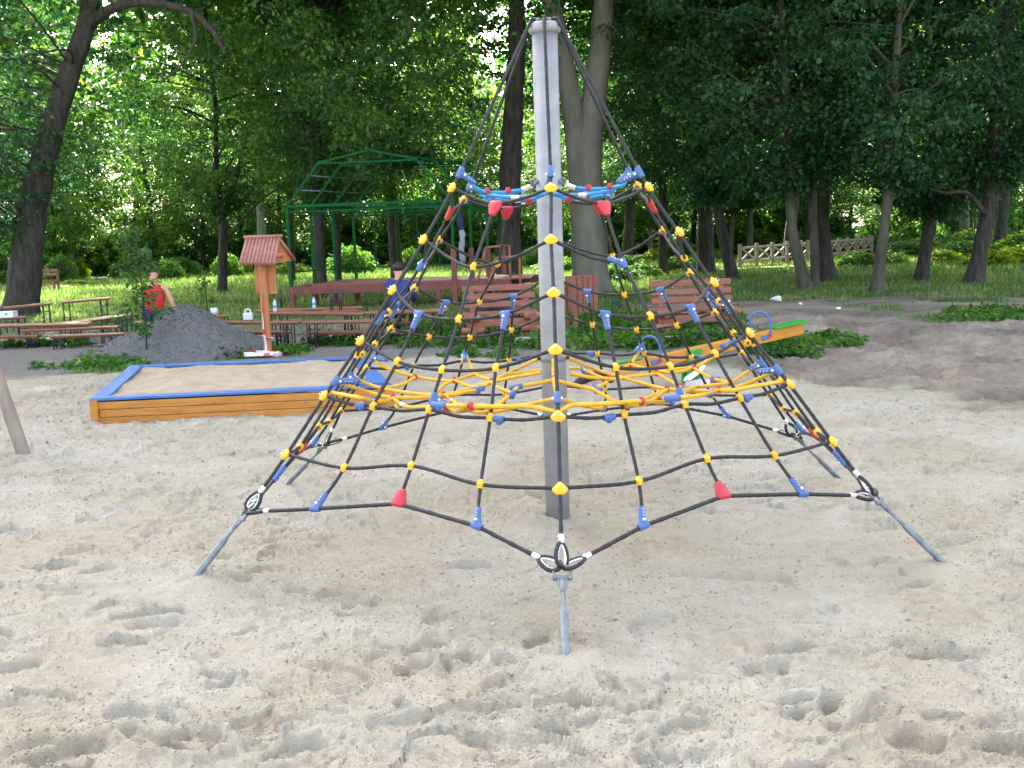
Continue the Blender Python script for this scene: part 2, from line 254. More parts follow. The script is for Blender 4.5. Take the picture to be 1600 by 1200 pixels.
# ================================================================== GROUND (one sheet to the horizon)
def masks(x, y):
    """sand, gravel, soil share of the ground at x, y (the rest is grass)"""
    w = (fbm(x * .9, y * .9, 4, 3) - .5) * 1.6 + (fbm(x * 5, y * 5, 3, 5) - .5) * .5
    w2 = sstep(2, 4, x) * (fbm(x * 1.4, y * 2.6, 4, 7) - .5) * 4.5
    edge = np.interp(x, [-30, -7, -5.4, -4.4, -.9, 1.2, 2.5, 3.2, 3.9, 5, 12], [13.0, 13.4, 13.6, 13.3, 14.3, 13.4, 11.9, 10.4, 8.6, 7, 4])
    sand = 1 - sstep(-.35, .35 + .7 * sstep(2, 4, x), y + w * .8 + w2 - edge)
    soil = sstep(1.5, 3.0, x + w * .8 - (y - 12) * .02) * sstep(5, 8, y + x * .5) * (1 - sstep(22.8, 24.2, y + w * .8 + (x - 6) * .22))
    soil = np.maximum(soil, (1 - sstep(-3, -1, x)) * sstep(18, 19, y) * (1 - sstep(22.0, 23.5, y + w)) * .85)
    patch = fbm(x * .55 + 3, y * .8, 3, 21)
    soil = soil * (1 - sstep(.56, .62, patch) * sstep(6.2, 7.2, x) * sstep(16, 17, y))
    grav = (1 - sstep(17.6, 18.4, y + w * .5 - sstep(-1, -6, x) * 1.2)) * (1 - sstep(1.5, 3, x))
    g1 = sstep(.5, .58, fbm(x * 1.1, y * 1.3, 3, 31))
    band = sstep(15.7, 15.95, y + w * .25) * (1 - sstep(17.4, 17.8, y + w * .3)) * sstep(-1.7, -1.2, x) * (1 - sstep(3.3, 4.2, x))
    wd = sstep(-5.9, -5.5, x + w * .2) * (1 - sstep(-3.9, -3.5, x)) * (1 - sstep(.25, .4, np.abs(y - 13.7 - w * .2)))
    grav = grav * (1 - np.clip(band + wd + .8 * g1 * sstep(-1, -3, x) * sstep(18.4, 19.2, y), 0, 1))
    grav = np.clip(grav, 0, 1) * (1 - sand); soil = np.clip(soil, 0, 1) * (1 - sand) * (1 - grav)
    return sand, grav, soil
prng = np.random.default_rng(11)
FOOT = []
for i in range(560):
    y = 2.2 + 11.5 * prng.random() ** 1.35; x = prng.uniform(-.62, .62) * (y + 1)
    rr = math.hypot(x - .23, y - 5.7)
    if rr < 1.5 and prng.random() < .75: continue
    sz = prng.uniform(.35, 1.05)
    FOOT.append((x, y, prng.uniform(0, math.pi) if prng.random() < .5 else prng.normal(.25, .45), .135 * sz, .055 * sz * prng.uniform(.8, 1.5), prng.uniform(.010, .030) * (.5 + .5 * sz)))
for q in [(190 + 55, 960, .25, .17, .055, .06), (318, 918, .2, .19, .05, .06), (1480, 1022, .05, .2, .07, .05), (1205, 1040, .1, .12, .06, .045), (1275, 1105, .4, .16, .06, .05),
          (1430, 1165, 0, .1, .09, .05), (1050, 1180, .3, .15, .07, .04), (1150, 902, -.3, .28, .04, .03), (520, 930, -.5, .3, .05, .035), (85, 885, .3, .12, .05, .05),
          (1060, 790 + 20, 0, .05, .05, .02), (700, 690, .1, .15, .05, .04), (960, 745, .1, .2, .05, .03), (1000, 700, 0, .16, .05, .04), (460, 1180, .3, .14, .06, .05), (100, 1190, .5, .14, .09, .06), (300, 1165, .2, .11, .07, .05)]:
    p = gz(q[0], q[1]); FOOT.append((p[0], p[1]) + q[2:5] + (q[5] * .62,))
def height(x, y):
    sand, grav, soil = masks(x, y); near = 1 - sstep(16, 24, y)
    h = (fbm(x * .45, y * .45, 3, 41) - .5) * .06 * (1 - sstep(60, 90, y))
    wx = x + (fbm(x * 2.3, y * 2.3, 3, 51) - .5) * .35; wy = y + (fbm(x * 2.3, y * 2.3, 3, 52) - .5) * .35
    rough = .55 + .55 * sstep(.4, .65, fbm(x * .8, y * .8, 2, 53))
    r = np.hypot((x - .35) / 1.25, y - 4.9); smooth = 1 - .6 * (1 - sstep(.7, 1.5, r)); rough = rough * smooth
    rid = 1 - np.abs(fbm(wx * 3.4, wy * 5, 4, 61) * 2 - 1)
    det = (rid - .75) * .032 + (fbm(wx * 9, wy * 12, 3, 62) - .5) * .026
    b = fbm(x * 21, y * 21, 3, 63, .6); clod = np.clip(b - .57, 0, 1) * .05
    n1 = fbm(wx * 4.2 + 5, wy * 6.2, 3, 57); n2 = fbm(wx * 10, wy * 15 + 3, 3, 58)
    det = det - .024 * sstep(.43, .40, n1) + .008 * np.exp(-((n1 - .45) / .018) ** 2) - .010 * sstep(.43, .405, n2) + .006 * sstep(.60, .63, n2)
    det = det * rough * .8 + clod * rough + (fbm(x * 40, y * 40, 2, 64, .7) - .5) * .012 + np.clip(vnoise(x * 62, y * 62, 66) - .72, 0, 1) * .022 + np.clip(vnoise(x * 31, y * 31, 67) - .78, 0, 1) * .045
    s = h + det * np.maximum(sand, .35 * grav) * near
    s = s + soil * near * ((fbm(wx * 1.6, wy * 2.0, 5, 71, .65) - .5) * .34 + clod * 1.6)
    s = s + soil * .16 * np.exp(-((x - 4.3) ** 2 / 1.2 + (y - 17) ** 2 / 1.5)) + soil * .12 * np.exp(-((x - 6) ** 2 / 1 + (y - 14.5) ** 2 / .8))
    return s
def feet(x, y, z):
    for i, (fx, fy, a, L, W, d) in enumerate(FOOT):
        near = np.nonzero((np.abs(x - fx) < L * 2.4) & (np.abs(y - fy) < L * 2.4))[0]
        if not len(near): continue
        dx = x[near] - fx; dy = y[near] - fy; c, s = math.cos(a), math.sin(a)
        nn = (vnoise(x[near] * 11, y[near] * 11, 81) - .5) * .95 + (vnoise(x[near] * 30, y[near] * 30, 83) - .5) * .25
        u = (dx * c + dy * s) / L; v = (-dx * s + dy * c) / W; q = np.sqrt(u * u + v * v) + nn
        z[near] += -d * (1 - sstep(.74, 1.0, q)) + d * .42 * np.exp(-((q - 1.3) / .3) ** 2) * (1 + .7 * v / (np.abs(v) + .4))
    for (mx, my, rad, hh) in MOUNDS:
        dx = x - mx; dy = y - my; near = np.nonzero((np.abs(dx) < rad * 3) & (np.abs(dy) < rad * 3))[0]
        q = (dx[near] ** 2 + dy[near] ** 2) / rad ** 2; z[near] += hh * np.exp(-q)
    for i in range(6):
        ax, ay, az = NET[f'anch{i}']; q = ((x - ax) ** 2 + (y - ay) ** 2); k = np.exp(-q / .03) * .8; z[:] = z * (1 - k) + (az - .005) * k
    return z
MX, MY = .2263, 5.7007
MOUNDS = [(MX - .18, MY - .05, .13, .055), (MX, MY, .35, .03)] + [(NET[f'anch{i}'][0], NET[f'anch{i}'][1], .11, .03) for i in range(6)] + [(-3.82, 8.18, .16, .04), (gz(1010, 612)[0], gz(1010, 612)[1], .3, .03)]
near_rows = 1.3 * (16.5 / 1.3) ** (np.linspace(0, 1, 800))
far_rows = 16.5 * (320 / 16.5) ** (np.linspace(0, 1, 230)[1:])
rows = np.concatenate([np.linspace(-60, 1.3, 24)[:-1], near_rows, far_rows])
core = np.linspace(-1, 1, 860); outer = np.linspace(0, 1, 16)[1:] ** 2
wd_ = np.maximum(.62 * rows, .8); XX = np.empty((len(rows), len(core) + 2 * len(outer)))
XX[:, len(outer):-len(outer)] = core[None, :] * wd_[:, None]
ext = np.maximum(260 - wd_, 20)
XX[:, -len(outer):] = wd_[:, None] + ext[:, None] * outer[None, :]; XX[:, :len(outer)] = -XX[:, -len(outer):][:, ::-1]
YY = np.repeat(rows[:, None], XX.shape[1], 1); xf = XX.ravel(); yf = YY.ravel()
zf = feet(xf, yf, height(xf, yf)); nR, nC = XX.shape
idx = np.arange(nR * nC).reshape(nR, nC)
Fq = np.stack([idx[:-1, :-1], idx[:-1, 1:], idx[1:, 1:], idx[1:, :-1]], -1).reshape(-1, 4)
gm = bpy.data.materials.new("ground"); gm.use_nodes = True
ground = quads('ground', np.stack([xf, yf, zf], 1), Fq, gm); setp(ground, kind='structure')
sa, gr, so = masks(xf, yf)
ca = ground.data.color_attributes.new('zone', 'FLOAT_COLOR', 'POINT')
ca.data.foreach_set('color', np.stack([sa, gr, so, np.ones_like(sa)], 1).astype(np.float32).ravel())
def ground_z(x, y):
    x = np.atleast_1d(np.asarray(x, float)); y = np.atleast_1d(np.asarray(y, float)); return height(x, y)
def gz0(x, y): return float(ground_z(x, y)[0])
nt = gm.node_tree; N = nt.nodes; L = nt.links; b = N['Principled BSDF']; tc = N.new('ShaderNodeTexCoord')
def nz(scale, det=4, ro=.6, dist=0):
    n = N.new('ShaderNodeTexNoise'); n.inputs['Scale'].default_value = scale; n.inputs['Detail'].default_value = det; n.inputs['Roughness'].default_value = ro
    n.inputs['Distortion'].default_value = dist; L.new(tc.outputs['Object'], n.inputs[0]); return n.outputs[0]
def ramp(src, stops):
    r = N.new('ShaderNodeValToRGB'); e = r.color_ramp.elements; e[0].position, e[1].position = stops[0][0], stops[-1][0]; e[0].color = (*stops[0][1], 1); e[1].color = (*stops[-1][1], 1)
    for p, c in stops[1:-1]: k = e.new(p); k.color = (*c, 1)
    L.new(src, r.inputs[0]); return r.outputs[0]
def mix(f, a, c, mode='MIX'):
    m = N.new('ShaderNodeMix'); m.data_type = 'RGBA'; m.blend_type = mode; L.new(f, m.inputs[0]) if not isinstance(f, float) else setattr(m.inputs[0], 'default_value', f)
    L.new(a, m.inputs[6]); L.new(c, m.inputs[7]); return m.outputs[2]
at_ = N.new('ShaderNodeAttribute'); at_.attribute_name = 'zone'; sp = N.new('ShaderNodeSeparateColor'); L.new(at_.outputs['Color'], sp.inputs[0])
sandc = mix(ramp(nz(1.1, 5, .6, .6), [(.38, (0, 0, 0)), (.62, (1, 1, 1))]), ramp(nz(9, 6), [(.3, (.41, .372, .298)), (.7, (.50, .466, .388))]), ramp(nz(13, 6), [(.3, (.35, .302, .218)), (.7, (.45, .395, .30))]))
sandc = mix(ramp(nz(95, 3, .8), [(.36, (.3, .3, .3)), (.47, (0, 0, 0))]), sandc, ramp(nz(60), [(.3, (.24, .19, .14)), (.7, (.33, .27, .2))]))
gravc = ramp(nz(45, 5, .7), [(.3, (.11, .10, .09)), (.5, (.20, .185, .165)), (.72, (.31, .29, .265))])
soilc = mix(ramp(nz(.6, 4), [(.4, (0, 0, 0)), (.6, (1, 1, 1))]), ramp(nz(7, 7, .7), [(.3, (.11, .09, .073)), (.7, (.25, .21, .172))]), ramp(nz(8, 7, .7), [(.3, (.22, .18, .14)), (.7, (.40, .34, .275))]))
grassc = ramp(nz(1.4, 7, .7), [(.3, (.04, .07, .02)), (.7, (.12, .17, .05))])
col = mix(sp.outputs[2], grassc, soilc); col = mix(sp.outputs[1], col, gravc); col = mix(sp.outputs[0], col, sandc)
L.new(col, b.inputs['Base Color']); b.inputs['Roughness'].default_value = .95; b.inputs['Specular IOR Level'].default_value = .15
def math_(op, a, v):
    m = N.new('ShaderNodeMath'); m.operation = op; L.new(a, m.inputs[0])
    if isinstance(v, (int, float)): m.inputs[1].default_value = v
    else: L.new(v, m.inputs[1])
    return m.outputs[0]
hh = math_('ADD', math_('MULTIPLY', nz(38, 3, .7), .8), math_('MULTIPLY', nz(120, 3, .8), .9))
bp = N.new('ShaderNodeBump'); bp.inputs['Strength'].default_value = 1.0; bp.inputs['Distance'].default_value = .013; L.new(hh, bp.inputs['Height']); L.new(bp.outputs[0], b.inputs['Normal'])

# ================================================================== PLANTS
def leaf_quads(P, D, Up, Ln, W):
    """folded leaf = 2 triangles sharing the midrib, as one quad each; P base, D direction, Up leaf normal"""
    S = np.cross(D, Up); S /= np.linalg.norm(S, axis=1)[:, None] + 1e-9; Nn = np.cross(S, D)
    Ln = Ln[:, None]; W = W[:, None]
    V = np.stack([P, P + D * Ln * .45 + S * W * .5 + Nn * W * .12, P + D * Ln - Nn * Ln * .12, P + D * Ln * .45 - S * W * .5 + Nn * W * .12], 1)
    n = len(P); return V.reshape(-1, 3), np.arange(n * 4).reshape(n, 4)
def unit(v): return v / (np.linalg.norm(v, axis=-1, keepdims=True) + 1e-9)
def sprays(g, cen, rad, nper, L0, flat=.35, droop=.3):
    n = len(cen) * nper; c = np.repeat(cen, nper, 0); r = np.repeat(rad, nper)
    d = unit(g.normal(size=(n, 3))); q = g.random(n) ** .5
    P = c + d * (r * q)[:, None] * np.array([1, 1, flat]); P[:, 2] -= droop * r * q ** 2
    D = unit(d * np.array([1, 1, .3]) + g.normal(size=(n, 3)) * .5 - np.array([0, 0, .35])); Up = unit(g.normal(size=(n, 3)) * .55 + np.array([0, 0, 1]))
    Ln = L0 * g.uniform(.5, 1.7, n); return leaf_quads(P, D, Up, Ln, Ln * g.uniform(.6, .85, n))
def crown_mesh(name, seed, H=20., Rm=4.8, z0=2.6, fine=265, per=74, coarse=760, cper=16, L0=.1):
    g = np.random.default_rng(seed)
    def pts(n, za, zb, shell):
        z = g.uniform(za, zb, n); t = (z - z0) / (H - z0); Rz = Rm * (np.clip(t / .28, 0, 1) ** .6) * np.clip((1 - t) / .45, 0, 1) ** .55
        a = g.uniform(0, 2 * math.pi, n); lob = 1 + .22 * np.sin(a * 3 + seed) + .15 * np.sin(a * 5 + 2 * seed + z * .8); q = g.random(n) ** shell
        return np.stack([np.cos(a) * Rz * lob * q + .01, np.sin(a) * Rz * lob * q, z], 1)
    c1 = pts(fine, z0, 8.8, .42); c2 = pts(coarse, 8.6, H, .45)
    V1, F1 = sprays(g, c1, g.uniform(.35, .85, fine), per, L0); V2, F2 = sprays(g, c2, g.uniform(.6, 1.25, coarse), cper, .36)
    V = np.vstack([V1, V2]).astype(np.float32); Fc = np.vstack([F1, F2 + len(V1)])
    me = bpy.data.meshes.new(name); me.vertices.add(len(V)); me.vertices.foreach_set('co', V.ravel()); me.loops.add(Fc.size)
    me.loops.foreach_set('vertex_index', Fc.ravel().astype(np.int32)); me.polygons.add(len(Fc)); me.polygons.foreach_set('loop_start', np.arange(len(Fc), dtype=np.int32) * 4)
    me.polygons.foreach_set('loop_total', np.full(len(Fc), 4, np.int32)); me.update(calc_edges=True); me.materials.append(M['leaf_mid'])
    return me, c1
CROWNS = [crown_mesh('crown', 101 + i, H=22 + 1.5 * (i % 3), Rm=4.4 + .35 * (i % 4), z0=2.0 + .3 * (i % 3)) for i in range(5)]
LOWCROWNS = [crown_mesh('low_crown', 201 + i, H=13 + i, Rm=3.6 + .4 * i, z0=.6 + .5 * i, fine=230, per=36, coarse=120, cper=12, L0=.16) for i in range(3)]
def tree(name, label, path, rad, crown=None, limbs=(), leaf='leaf_mid', bark='bark', cz=1.0, cs=1.0, rot=0., group=None, cx=None, top=16., cat='tree', lean=True, twigs=True, zoff=0.):
    """path: world points of the trunk; limbs: list of (points, radii); crown: index of a crown mesh"""
    path = [np.asarray(p, float) for p in path]; rad = list(rad); path[0] = path[0] * [1, 1, 0]; base = path[0].copy(); path[0] = path[0] - np.array([0, 0, .25])
    while path[-1][2] < top - 1:
        d = path[-1] - path[-2]; d = d / np.linalg.norm(d) * 2.5; d = d * .6 + np.array([0, 0, 1.]); path.append(path[-1] + d + np.array([random.uniform(-.2, .2), random.uniform(-.2, .2), 0])); rad.append(max(rad[-1] * .82, .03))
    t = thing(name, label, cat, base, group)
    mb = MB(); P = spline(path, .35); s0 = np.concatenate([[0], np.cumsum(np.linalg.norm(np.diff(np.array(path), axis=0), axis=1))]); s1 = np.concatenate([[0], np.cumsum(np.linalg.norm(np.diff(P, axis=0), axis=1))]) 
    rr = np.interp(s1 / s1[-1], s0 / s0[-1], rad); rr[0] *= 1.25; 
    if len(rr) > 1: rr[1] *= 1.1
    mb.tube(P, rr * (1 + .05 * np.sin(np.arange(len(rr)) * 1.7)), 14, smooth=True)
    for (lp, lr) in limbs:
        lp = np.array(lp, float); Q = spline(lp, .3); mb.tube(Q, np.interp(np.linspace(0, 1, len(Q)), np.linspace(0, 1, len(lr)), lr), 9)
    if crown is not None:
        me, cc = crown; k = cx if cx is not None else P[np.argmin(np.abs(P[:, 2] - 7))][:2]; g = np.random.default_rng(int(abs(base[0]) * 100) + int(base[1]))
        ca_, sa_ = math.cos(rot), math.sin(rot)
        if twigs:
            sel = g.choice(len(cc), 34, replace=False)
            for j in sel:
                c = cc[j] * np.array([cs, cs, cz]); w = np.array([k[0] + c[0] * ca_ - c[1] * sa_, k[1] + c[0] * sa_ + c[1] * ca_, c[2] + zoff + base[2]])
                zt = max(w[2] - g.uniform(-.6, 1.8), 1.9 + base[2]); a = P[np.argmin(np.abs(P[:, 2] - zt))]; r0 = .02 + .035 * g.random()
                m_ = (a + w) / 2 + np.array([g.normal() * .25, g.normal() * .25, .35]); Q = spline([a, m_, w], .5); mb.tube(Q, np.linspace(r0, .008, len(Q)), 5, cap=False)
        o = bpy.data.objects.new('crown', me); C.objects.link(o); o.parent = t; o.location = (k[0] - base[0], k[1] - base[1], zoff)
        o.rotation_euler = (0, 0, rot); o.scale = (cs, cs, cz); o.material_slots[0].link = 'OBJECT'; o.material_slots[0].material = M[leaf]
    mb.build('trunk', M[bark], t); return t
def PP(lst, Y): return [at(a, b_, Y if not isinstance(Y, (list, tuple)) else Y[i]) for i, (a, b_) in enumerate(lst)]
def pr(px, Y): return [w / 2 * Y / F_PX for w in px]
gA = None
# --- near trees, each where the photo shows its trunk
T = tree('leaning_tree', 'thick dark leaning tree at far left whose trunk bends right above the tables', PP([(28, 497), (38, 440), (50, 330), (84, 190), (112, 105), (135, 35), (150, -60), (170, -220)], 27), pr([62, 50, 44, 36, 31, 27, 25, 22], 27), CROWNS[0],
         limbs=[(PP([(138, 40), (165, 18), (205, 4), (250, 6), (300, 20), (335, 52), (352, 85)], [27, 26.7, 26.3, 26, 25.7, 25.4, 25.2]), pr([18, 16, 14, 12, 10, 8, 4], 26)), (PP([(300, 22), (306, 60), (285, 100), (250, 130)], 25.6), pr([7, 5, 4, 2], 26))], leaf='leaf_shaded', cx=at(60, 300, 27)[:2] + [-1.6, -.5], top=19, zoff=-.2)
tree('tree', 'pale grey leaning trunk behind the big dark leaning tree at left', PP([(85, 430), (74, 385), (62, 340), (50, 270)], 72), pr([18, 14, 13, 11], 72), CROWNS[1], leaf='leaf_sunlit', bark='bark_pale', zoff=.8)
tree('tree', 'forked dark tree with a long branch reaching right, left of the roofed wooden post', PP([(346, 456), (348, 400), (349, 345), (344, 318), (338, 250), (336, 160)], 36), pr([16, 14, 13, 9, 8, 7], 36), CROWNS[2],
     limbs=[(PP([(350, 335), (362, 300), (374, 260), (392, 190)], 36), pr([9, 8, 7, 4], 36)), (PP([(356, 372), (378, 345), (402, 318), (428, 298), (458, 286)], [36, 35.5, 35, 34.6, 34]), pr([5, 4.5, 4, 3, 1.5], 36))], leaf='leaf_mid', bark='bark', zoff=.2, rot=1)
tree('tree', 'pale straight trunk rising behind the little wooden roof', PP([(410, 408), (407, 330), (404, 240)], 56), pr([15, 12, 11], 56), CROWNS[3], leaf='leaf_sunlit', bark='bark_pale', zoff=2.0, rot=2)
tree('tree', 'dark trunk seen through the left end of the green steel pavilion', PP([(503, 472), (500, 400), (496, 300), (494, 200), (488, 90)], 31), pr([22, 17, 16, 15, 12], 31), CROWNS[4], leaf='leaf_mid', zoff=.5, rot=3,
     limbs=[(PP([(495, 255), (512, 235), (535, 215), (560, 190)], 31), pr([7, 6, 5, 3], 31)), (PP([(494, 290), (478, 262), (470, 235)], 31), pr([5, 4, 2], 31))])
tree('tree', 'thin dark trunk just right of the trunk inside the green pavilion', PP([(529, 462), (527, 360), (524, 250), (522, 120)], 34), pr([12, 9, 9, 7], 34), CROWNS[0], leaf='leaf_mid', zoff=.8, rot=4)
tree('tree', 'dark trunk standing in the middle opening of the green pavilion', PP([(622, 436), (614, 350), (608, 250), (603, 140)], 41), pr([22, 18, 16, 14], 41), CROWNS[1], leaf='leaf_sunlit', zoff=.9, rot=5)
tree('tree', 'stout dark brown trunk immediately left of the grey mast', PP([(797, 463), (795, 380), (797, 280), (803, 160), (808, 40)], 30), pr([50, 38, 34, 30, 26], 30), CROWNS[2], leaf='leaf_mid', zoff=.75, rot=.6, cx=np.array([-2.6, 26.2]), twigs=False, cs=.95)
tree('twin_trunk_tree', 'big smooth grey tree forking into two stems behind the mast top', PP([(925, 470), (922, 420), (917, 320), (913, 240), (922, 200), (936, 90), (944, 0), (952, -120)], 29), pr([70, 58, 53, 55, 42, 34, 32, 28], 29), CROWNS[3],
     limbs=[(PP([(908, 250), (898, 190), (884, 110), (868, 30), (848, -60), (830, -160)], [29, 28.9, 28.8, 28.7, 28.6, 28.5]), pr([44, 33, 29, 27, 25, 18], 29))], leaf='leaf_mid', bark='bark_pale', zoff=2.6, rot=1.9, cs=1.15, cx=np.array([3.2, 34.5]), twigs=False)
tree('tree', 'slender dark tree leaning left behind the right wooden bench', PP([(1150, 443), (1136, 395), (1124, 340), (1117, 260), (1112, 180)], 32), pr([24, 18, 16, 14, 11], 32), CROWNS[4], leaf='leaf_shaded', zoff=.2, rot=2.4)
tree('tree', 'thick dark trunk left of the slender leaning tree behind the right bench', PP([(1104, 432), (1102, 350), (1106, 250), (1108, 160)], 38), pr([30, 23, 21, 18], 38), CROWNS[0], leaf='leaf_shaded', zoff=.4, rot=3.3)
tree('tree', 'grey curving trunk in front of the plank railing, nearest of its clump', PP([(1262, 459), (1252, 420), (1240, 370), (1234, 310), (1232, 230), (1228, 140)], 26.4), pr([26, 19, 16, 15, 14, 12], 26.4), CROWNS[1], leaf='leaf_shaded', bark='bark_grey', zoff=.1, rot=4.1)
tree('tree', 'narrow straight trunk between the curving grey trunk and the broad black one', PP([(1274, 452), (1272, 380), (1269, 290), (1266, 180)], 27.5), pr([15, 13, 12, 10], 27.5), CROWNS[2], leaf='leaf_mid', bark='bark_grey', zoff=1.2, rot=5.2)
tree('tree', 'broad black trunk at the right of the clump before the plank railing', PP([(1296, 442), (1287, 370), (1288, 290), (1300, 190)], 30.5), pr([32, 20, 17, 14], 30.5), CROWNS[3], leaf='leaf_shaded', zoff=1., rot=.2)
tree('tree', 'slim grey tree leaning right at the edge of the dark soil', PP([(1368, 466), (1376, 400), (1386, 320), (1392, 240), (1396, 150)], 24.5), pr([25, 17, 15, 14, 12], 24.5), CROWNS[4], leaf='leaf_shaded', bark='bark_grey', zoff=.2, rot=1.4)
tree('tree', 'black leaning trunk between the slim grey tree and the tall right-hand tree', PP([(1438, 444), (1446, 390), (1453, 330), (1458, 250), (1462, 150)], 29), pr([26, 18, 15, 14, 12], 29), CROWNS[0], leaf='leaf_shaded', zoff=-.3, rot=2.9)
tree('tree', 'tall dark right-hand tree leaning right with a limb near the frame edge', PP([(1519, 450), (1530, 400), (1545, 320), (1553, 220), (1562, 110), (1578, 0), (1588, -100)], 27), pr([34, 25, 21, 19, 17, 15, 13], 27), CROWNS[1],
     limbs=[(PP([(1552, 300), (1575, 272), (1606, 240), (1650, 190)], 27), pr([12, 10, 8, 5], 27)), (PP([(1540, 335), (1510, 300), (1478, 302), (1440, 290)], 26.8), pr([9, 7, 5, 3], 27))], leaf='leaf_shaded', zoff=.2, rot=3.8)
tree('tree', 'pale grey trunk standing in tall weeds left of the right-hand tree', PP([(1507, 392), (1507, 330), (1503, 280)], 58), pr([16, 14, 13], 58), CROWNS[2], leaf='leaf_sunlit', bark='bark_pale', zoff=1.6, rot=4.8)
tree('tree', 'dark trunk in the shade between the twin-trunk tree and the right bench', PP([(1036, 436), (1036, 350), (1033, 250)], 38), pr([16, 13, 12], 38), CROWNS[3], leaf='leaf_shaded', zoff=1.4, rot=5.6)
tree('tree', 'thin dark trunk left of the pavilion, beyond the roofed post', PP([(455, 424), (454, 340), (452, 250)], 46), pr([11, 9, 9], 46), CROWNS[4], leaf='leaf_sunlit', zoff=1.6, rot=.9)
# --- trees added at the sides, just past the frame, to shade the playground
for (x, y, ci, rt, lb) in [(-17.5, 26.5, 1, 1, 'added shade tree with a dark crown hanging in from the left frame edge'), (17.2, 25.5, 2, 2, 'added shade tree with a dark crown hanging in from the right frame edge')]:
    tree('tree', lb, [np.array([x, y, 0]), np.array([x + .2, y, 4]), np.array([x, y, 8])], [.34, .28, .24], CROWNS[ci], leaf='leaf_shaded', rot=rt, zoff=.6)
GS_ = 'trees added behind the railing and the pavilion to shade the grass'  # extra trees, added so their shadows darken the right-hand grass
for i, (x, y) in enumerate([(5.5, 50), (12.5, 48), (20.5, 45), (28, 49), (36, 42)]):
    tree('tree', 'dark-trunked tree added in the grass behind the front row to shade it', [np.array([x, y, 0]), np.array([x + .3, y, 4]), np.array([x, y, 8])], [.27, .22, .19], CROWNS[i % 5], leaf=['leaf_mid', 'leaf_shaded'][i % 2] if x > 0 else 'leaf_sunlit', rot=i * 1.3, zoff=1.0 + .3 * (i % 3), group=GS_, twigs=False)
# --- thinner trees scattered behind, copies of three
def copy_tree(src, loc, rot, sc, label, leaf, group):
    r = src.copy(); C.objects.link(r); r.location = loc; r.rotation_euler = (0, 0, rot); r.scale = sc; r['label'] = label; r['group'] = group
    for ch in src.children:
        c = ch.copy(); C.objects.link(c); c.parent = r
        if c.name.startswith('crown'): c.material_slots[0].link = 'OBJECT'; c.material_slots[0].material = M[leaf]
    return r
g = np.random.default_rng(5)
GT = 'thin trees at the back of the clearing'; GW = 'trees of the far wood'
proto = []
for i in range(3):
    x, y = [(-22., 66.), (-4., 70.), (14., 68.)][i]
    proto.append(tree('thin_tree', 'thin tree with a pale green crown at the back of the clearing', [np.array([x, y, 0]), np.array([x + .3, y, 3]), np.array([x + .2, y, 6]), np.array([x, y, 9])], [.2, .15, .13, .1], LOWCROWNS[i], leaf='leaf_sunlit', bark=['bark', 'bark', 'bark_pale'][i], top=11, group=GT, rot=i, zoff=1.2))
wproto = tree('wood_tree', 'tall leafy tree of the far wood beyond the clearing', [np.array([-30., 88., 0]), np.array([-30., 88, 5]), np.array([-30, 88., 10])], [.3, .25, .2], LOWCROWNS[2], leaf='leaf_mid', top=12, group=GW)
for i in range(42):
    x = -36 + 1.75 * i + g.uniform(-1.2, 1.2); y = g.uniform(60, 82); s = g.uniform(.75, 1.15)
    copy_tree(proto[i % 3], (x, y, 0), g.uniform(0, 6), (s, s, s * g.uniform(.9, 1.1)), 'thin tree with a pale green crown at the back of the clearing', ['leaf_sunlit', 'leaf_mid'][i % 2], GT)
for i in range(36):
    x = -60 + 3.4 * i + g.uniform(-1.5, 1.5); y = 88 + (i % 3) * 9 + g.uniform(-3, 3); s = g.uniform(.95, 1.35)
    copy_tree(wproto, (x, y, -.5), g.uniform(0, 6), (s, s, s), 'tall leafy tree of the far wood beyond the clearing', ['leaf_mid', 'leaf_sunlit', 'leaf_shaded'][i % 3], GW)
# --- bushes
def bush_mesh(seed, n=150, per=26, L0=.12):
    g = np.random.default_rng(seed); a = g.uniform(0, 2 * math.pi, n); q = g.random(n) ** .5; z = g.random(n) ** .8 * np.sqrt(1.02 - q ** 2)
    V, Fc = sprays(g, np.stack([np.cos(a) * q * 1.1, np.sin(a) * q * 1.1, z + .05], 1), g.uniform(.15, .32, n), per, L0, .6, .1)
    st = MB()
    for i in range(9): d = g.normal(size=2) * .35; st.tube(spline([(0, 0, -.1), (d[0] * .6, d[1] * .6, .45), (d[0] * 1.6, d[1] * 1.6, .95)], .2), [.022, .014, .01, .008, .006, .005, .004][:len(spline([(0, 0, -.1), (d[0] * .6, d[1] * .6, .45), (d[0] * 1.6, d[1] * 1.6, .95)], .2))] if False else .012, 5)
    me = bpy.data.meshes.new('bush_leaves'); me.from_pydata(V.tolist(), [], Fc.tolist()); me.materials.append(M['leaf_sunlit']); me2 = bpy.data.meshes.new('bush_stems'); me2.from_pydata(st.v, [], st.f); me2.materials.append(M['bark']); return me, me2
BM = [bush_mesh(301 + i) for i in range(3)]
def bush(x, y, s, label, leaf, group, i=0, sz=None):
    t = thing('bush', label, 'bush', (x, y, gz0(x, y)), group); sz = sz or s
    for nm, me in (('foliage', BM[i][0]), ('stems', BM[i][1])):
        o = bpy.data.objects.new(nm, me); C.objects.link(o); o.parent = t; o.scale = (s, s, sz); o.rotation_euler = (0, 0, x * 3.1)
        if nm == 'foliage': o.material_slots[0].link = 'OBJECT'; o.material_slots[0].material = M[leaf]
GB = 'bushes along the sunny back of the clearing'
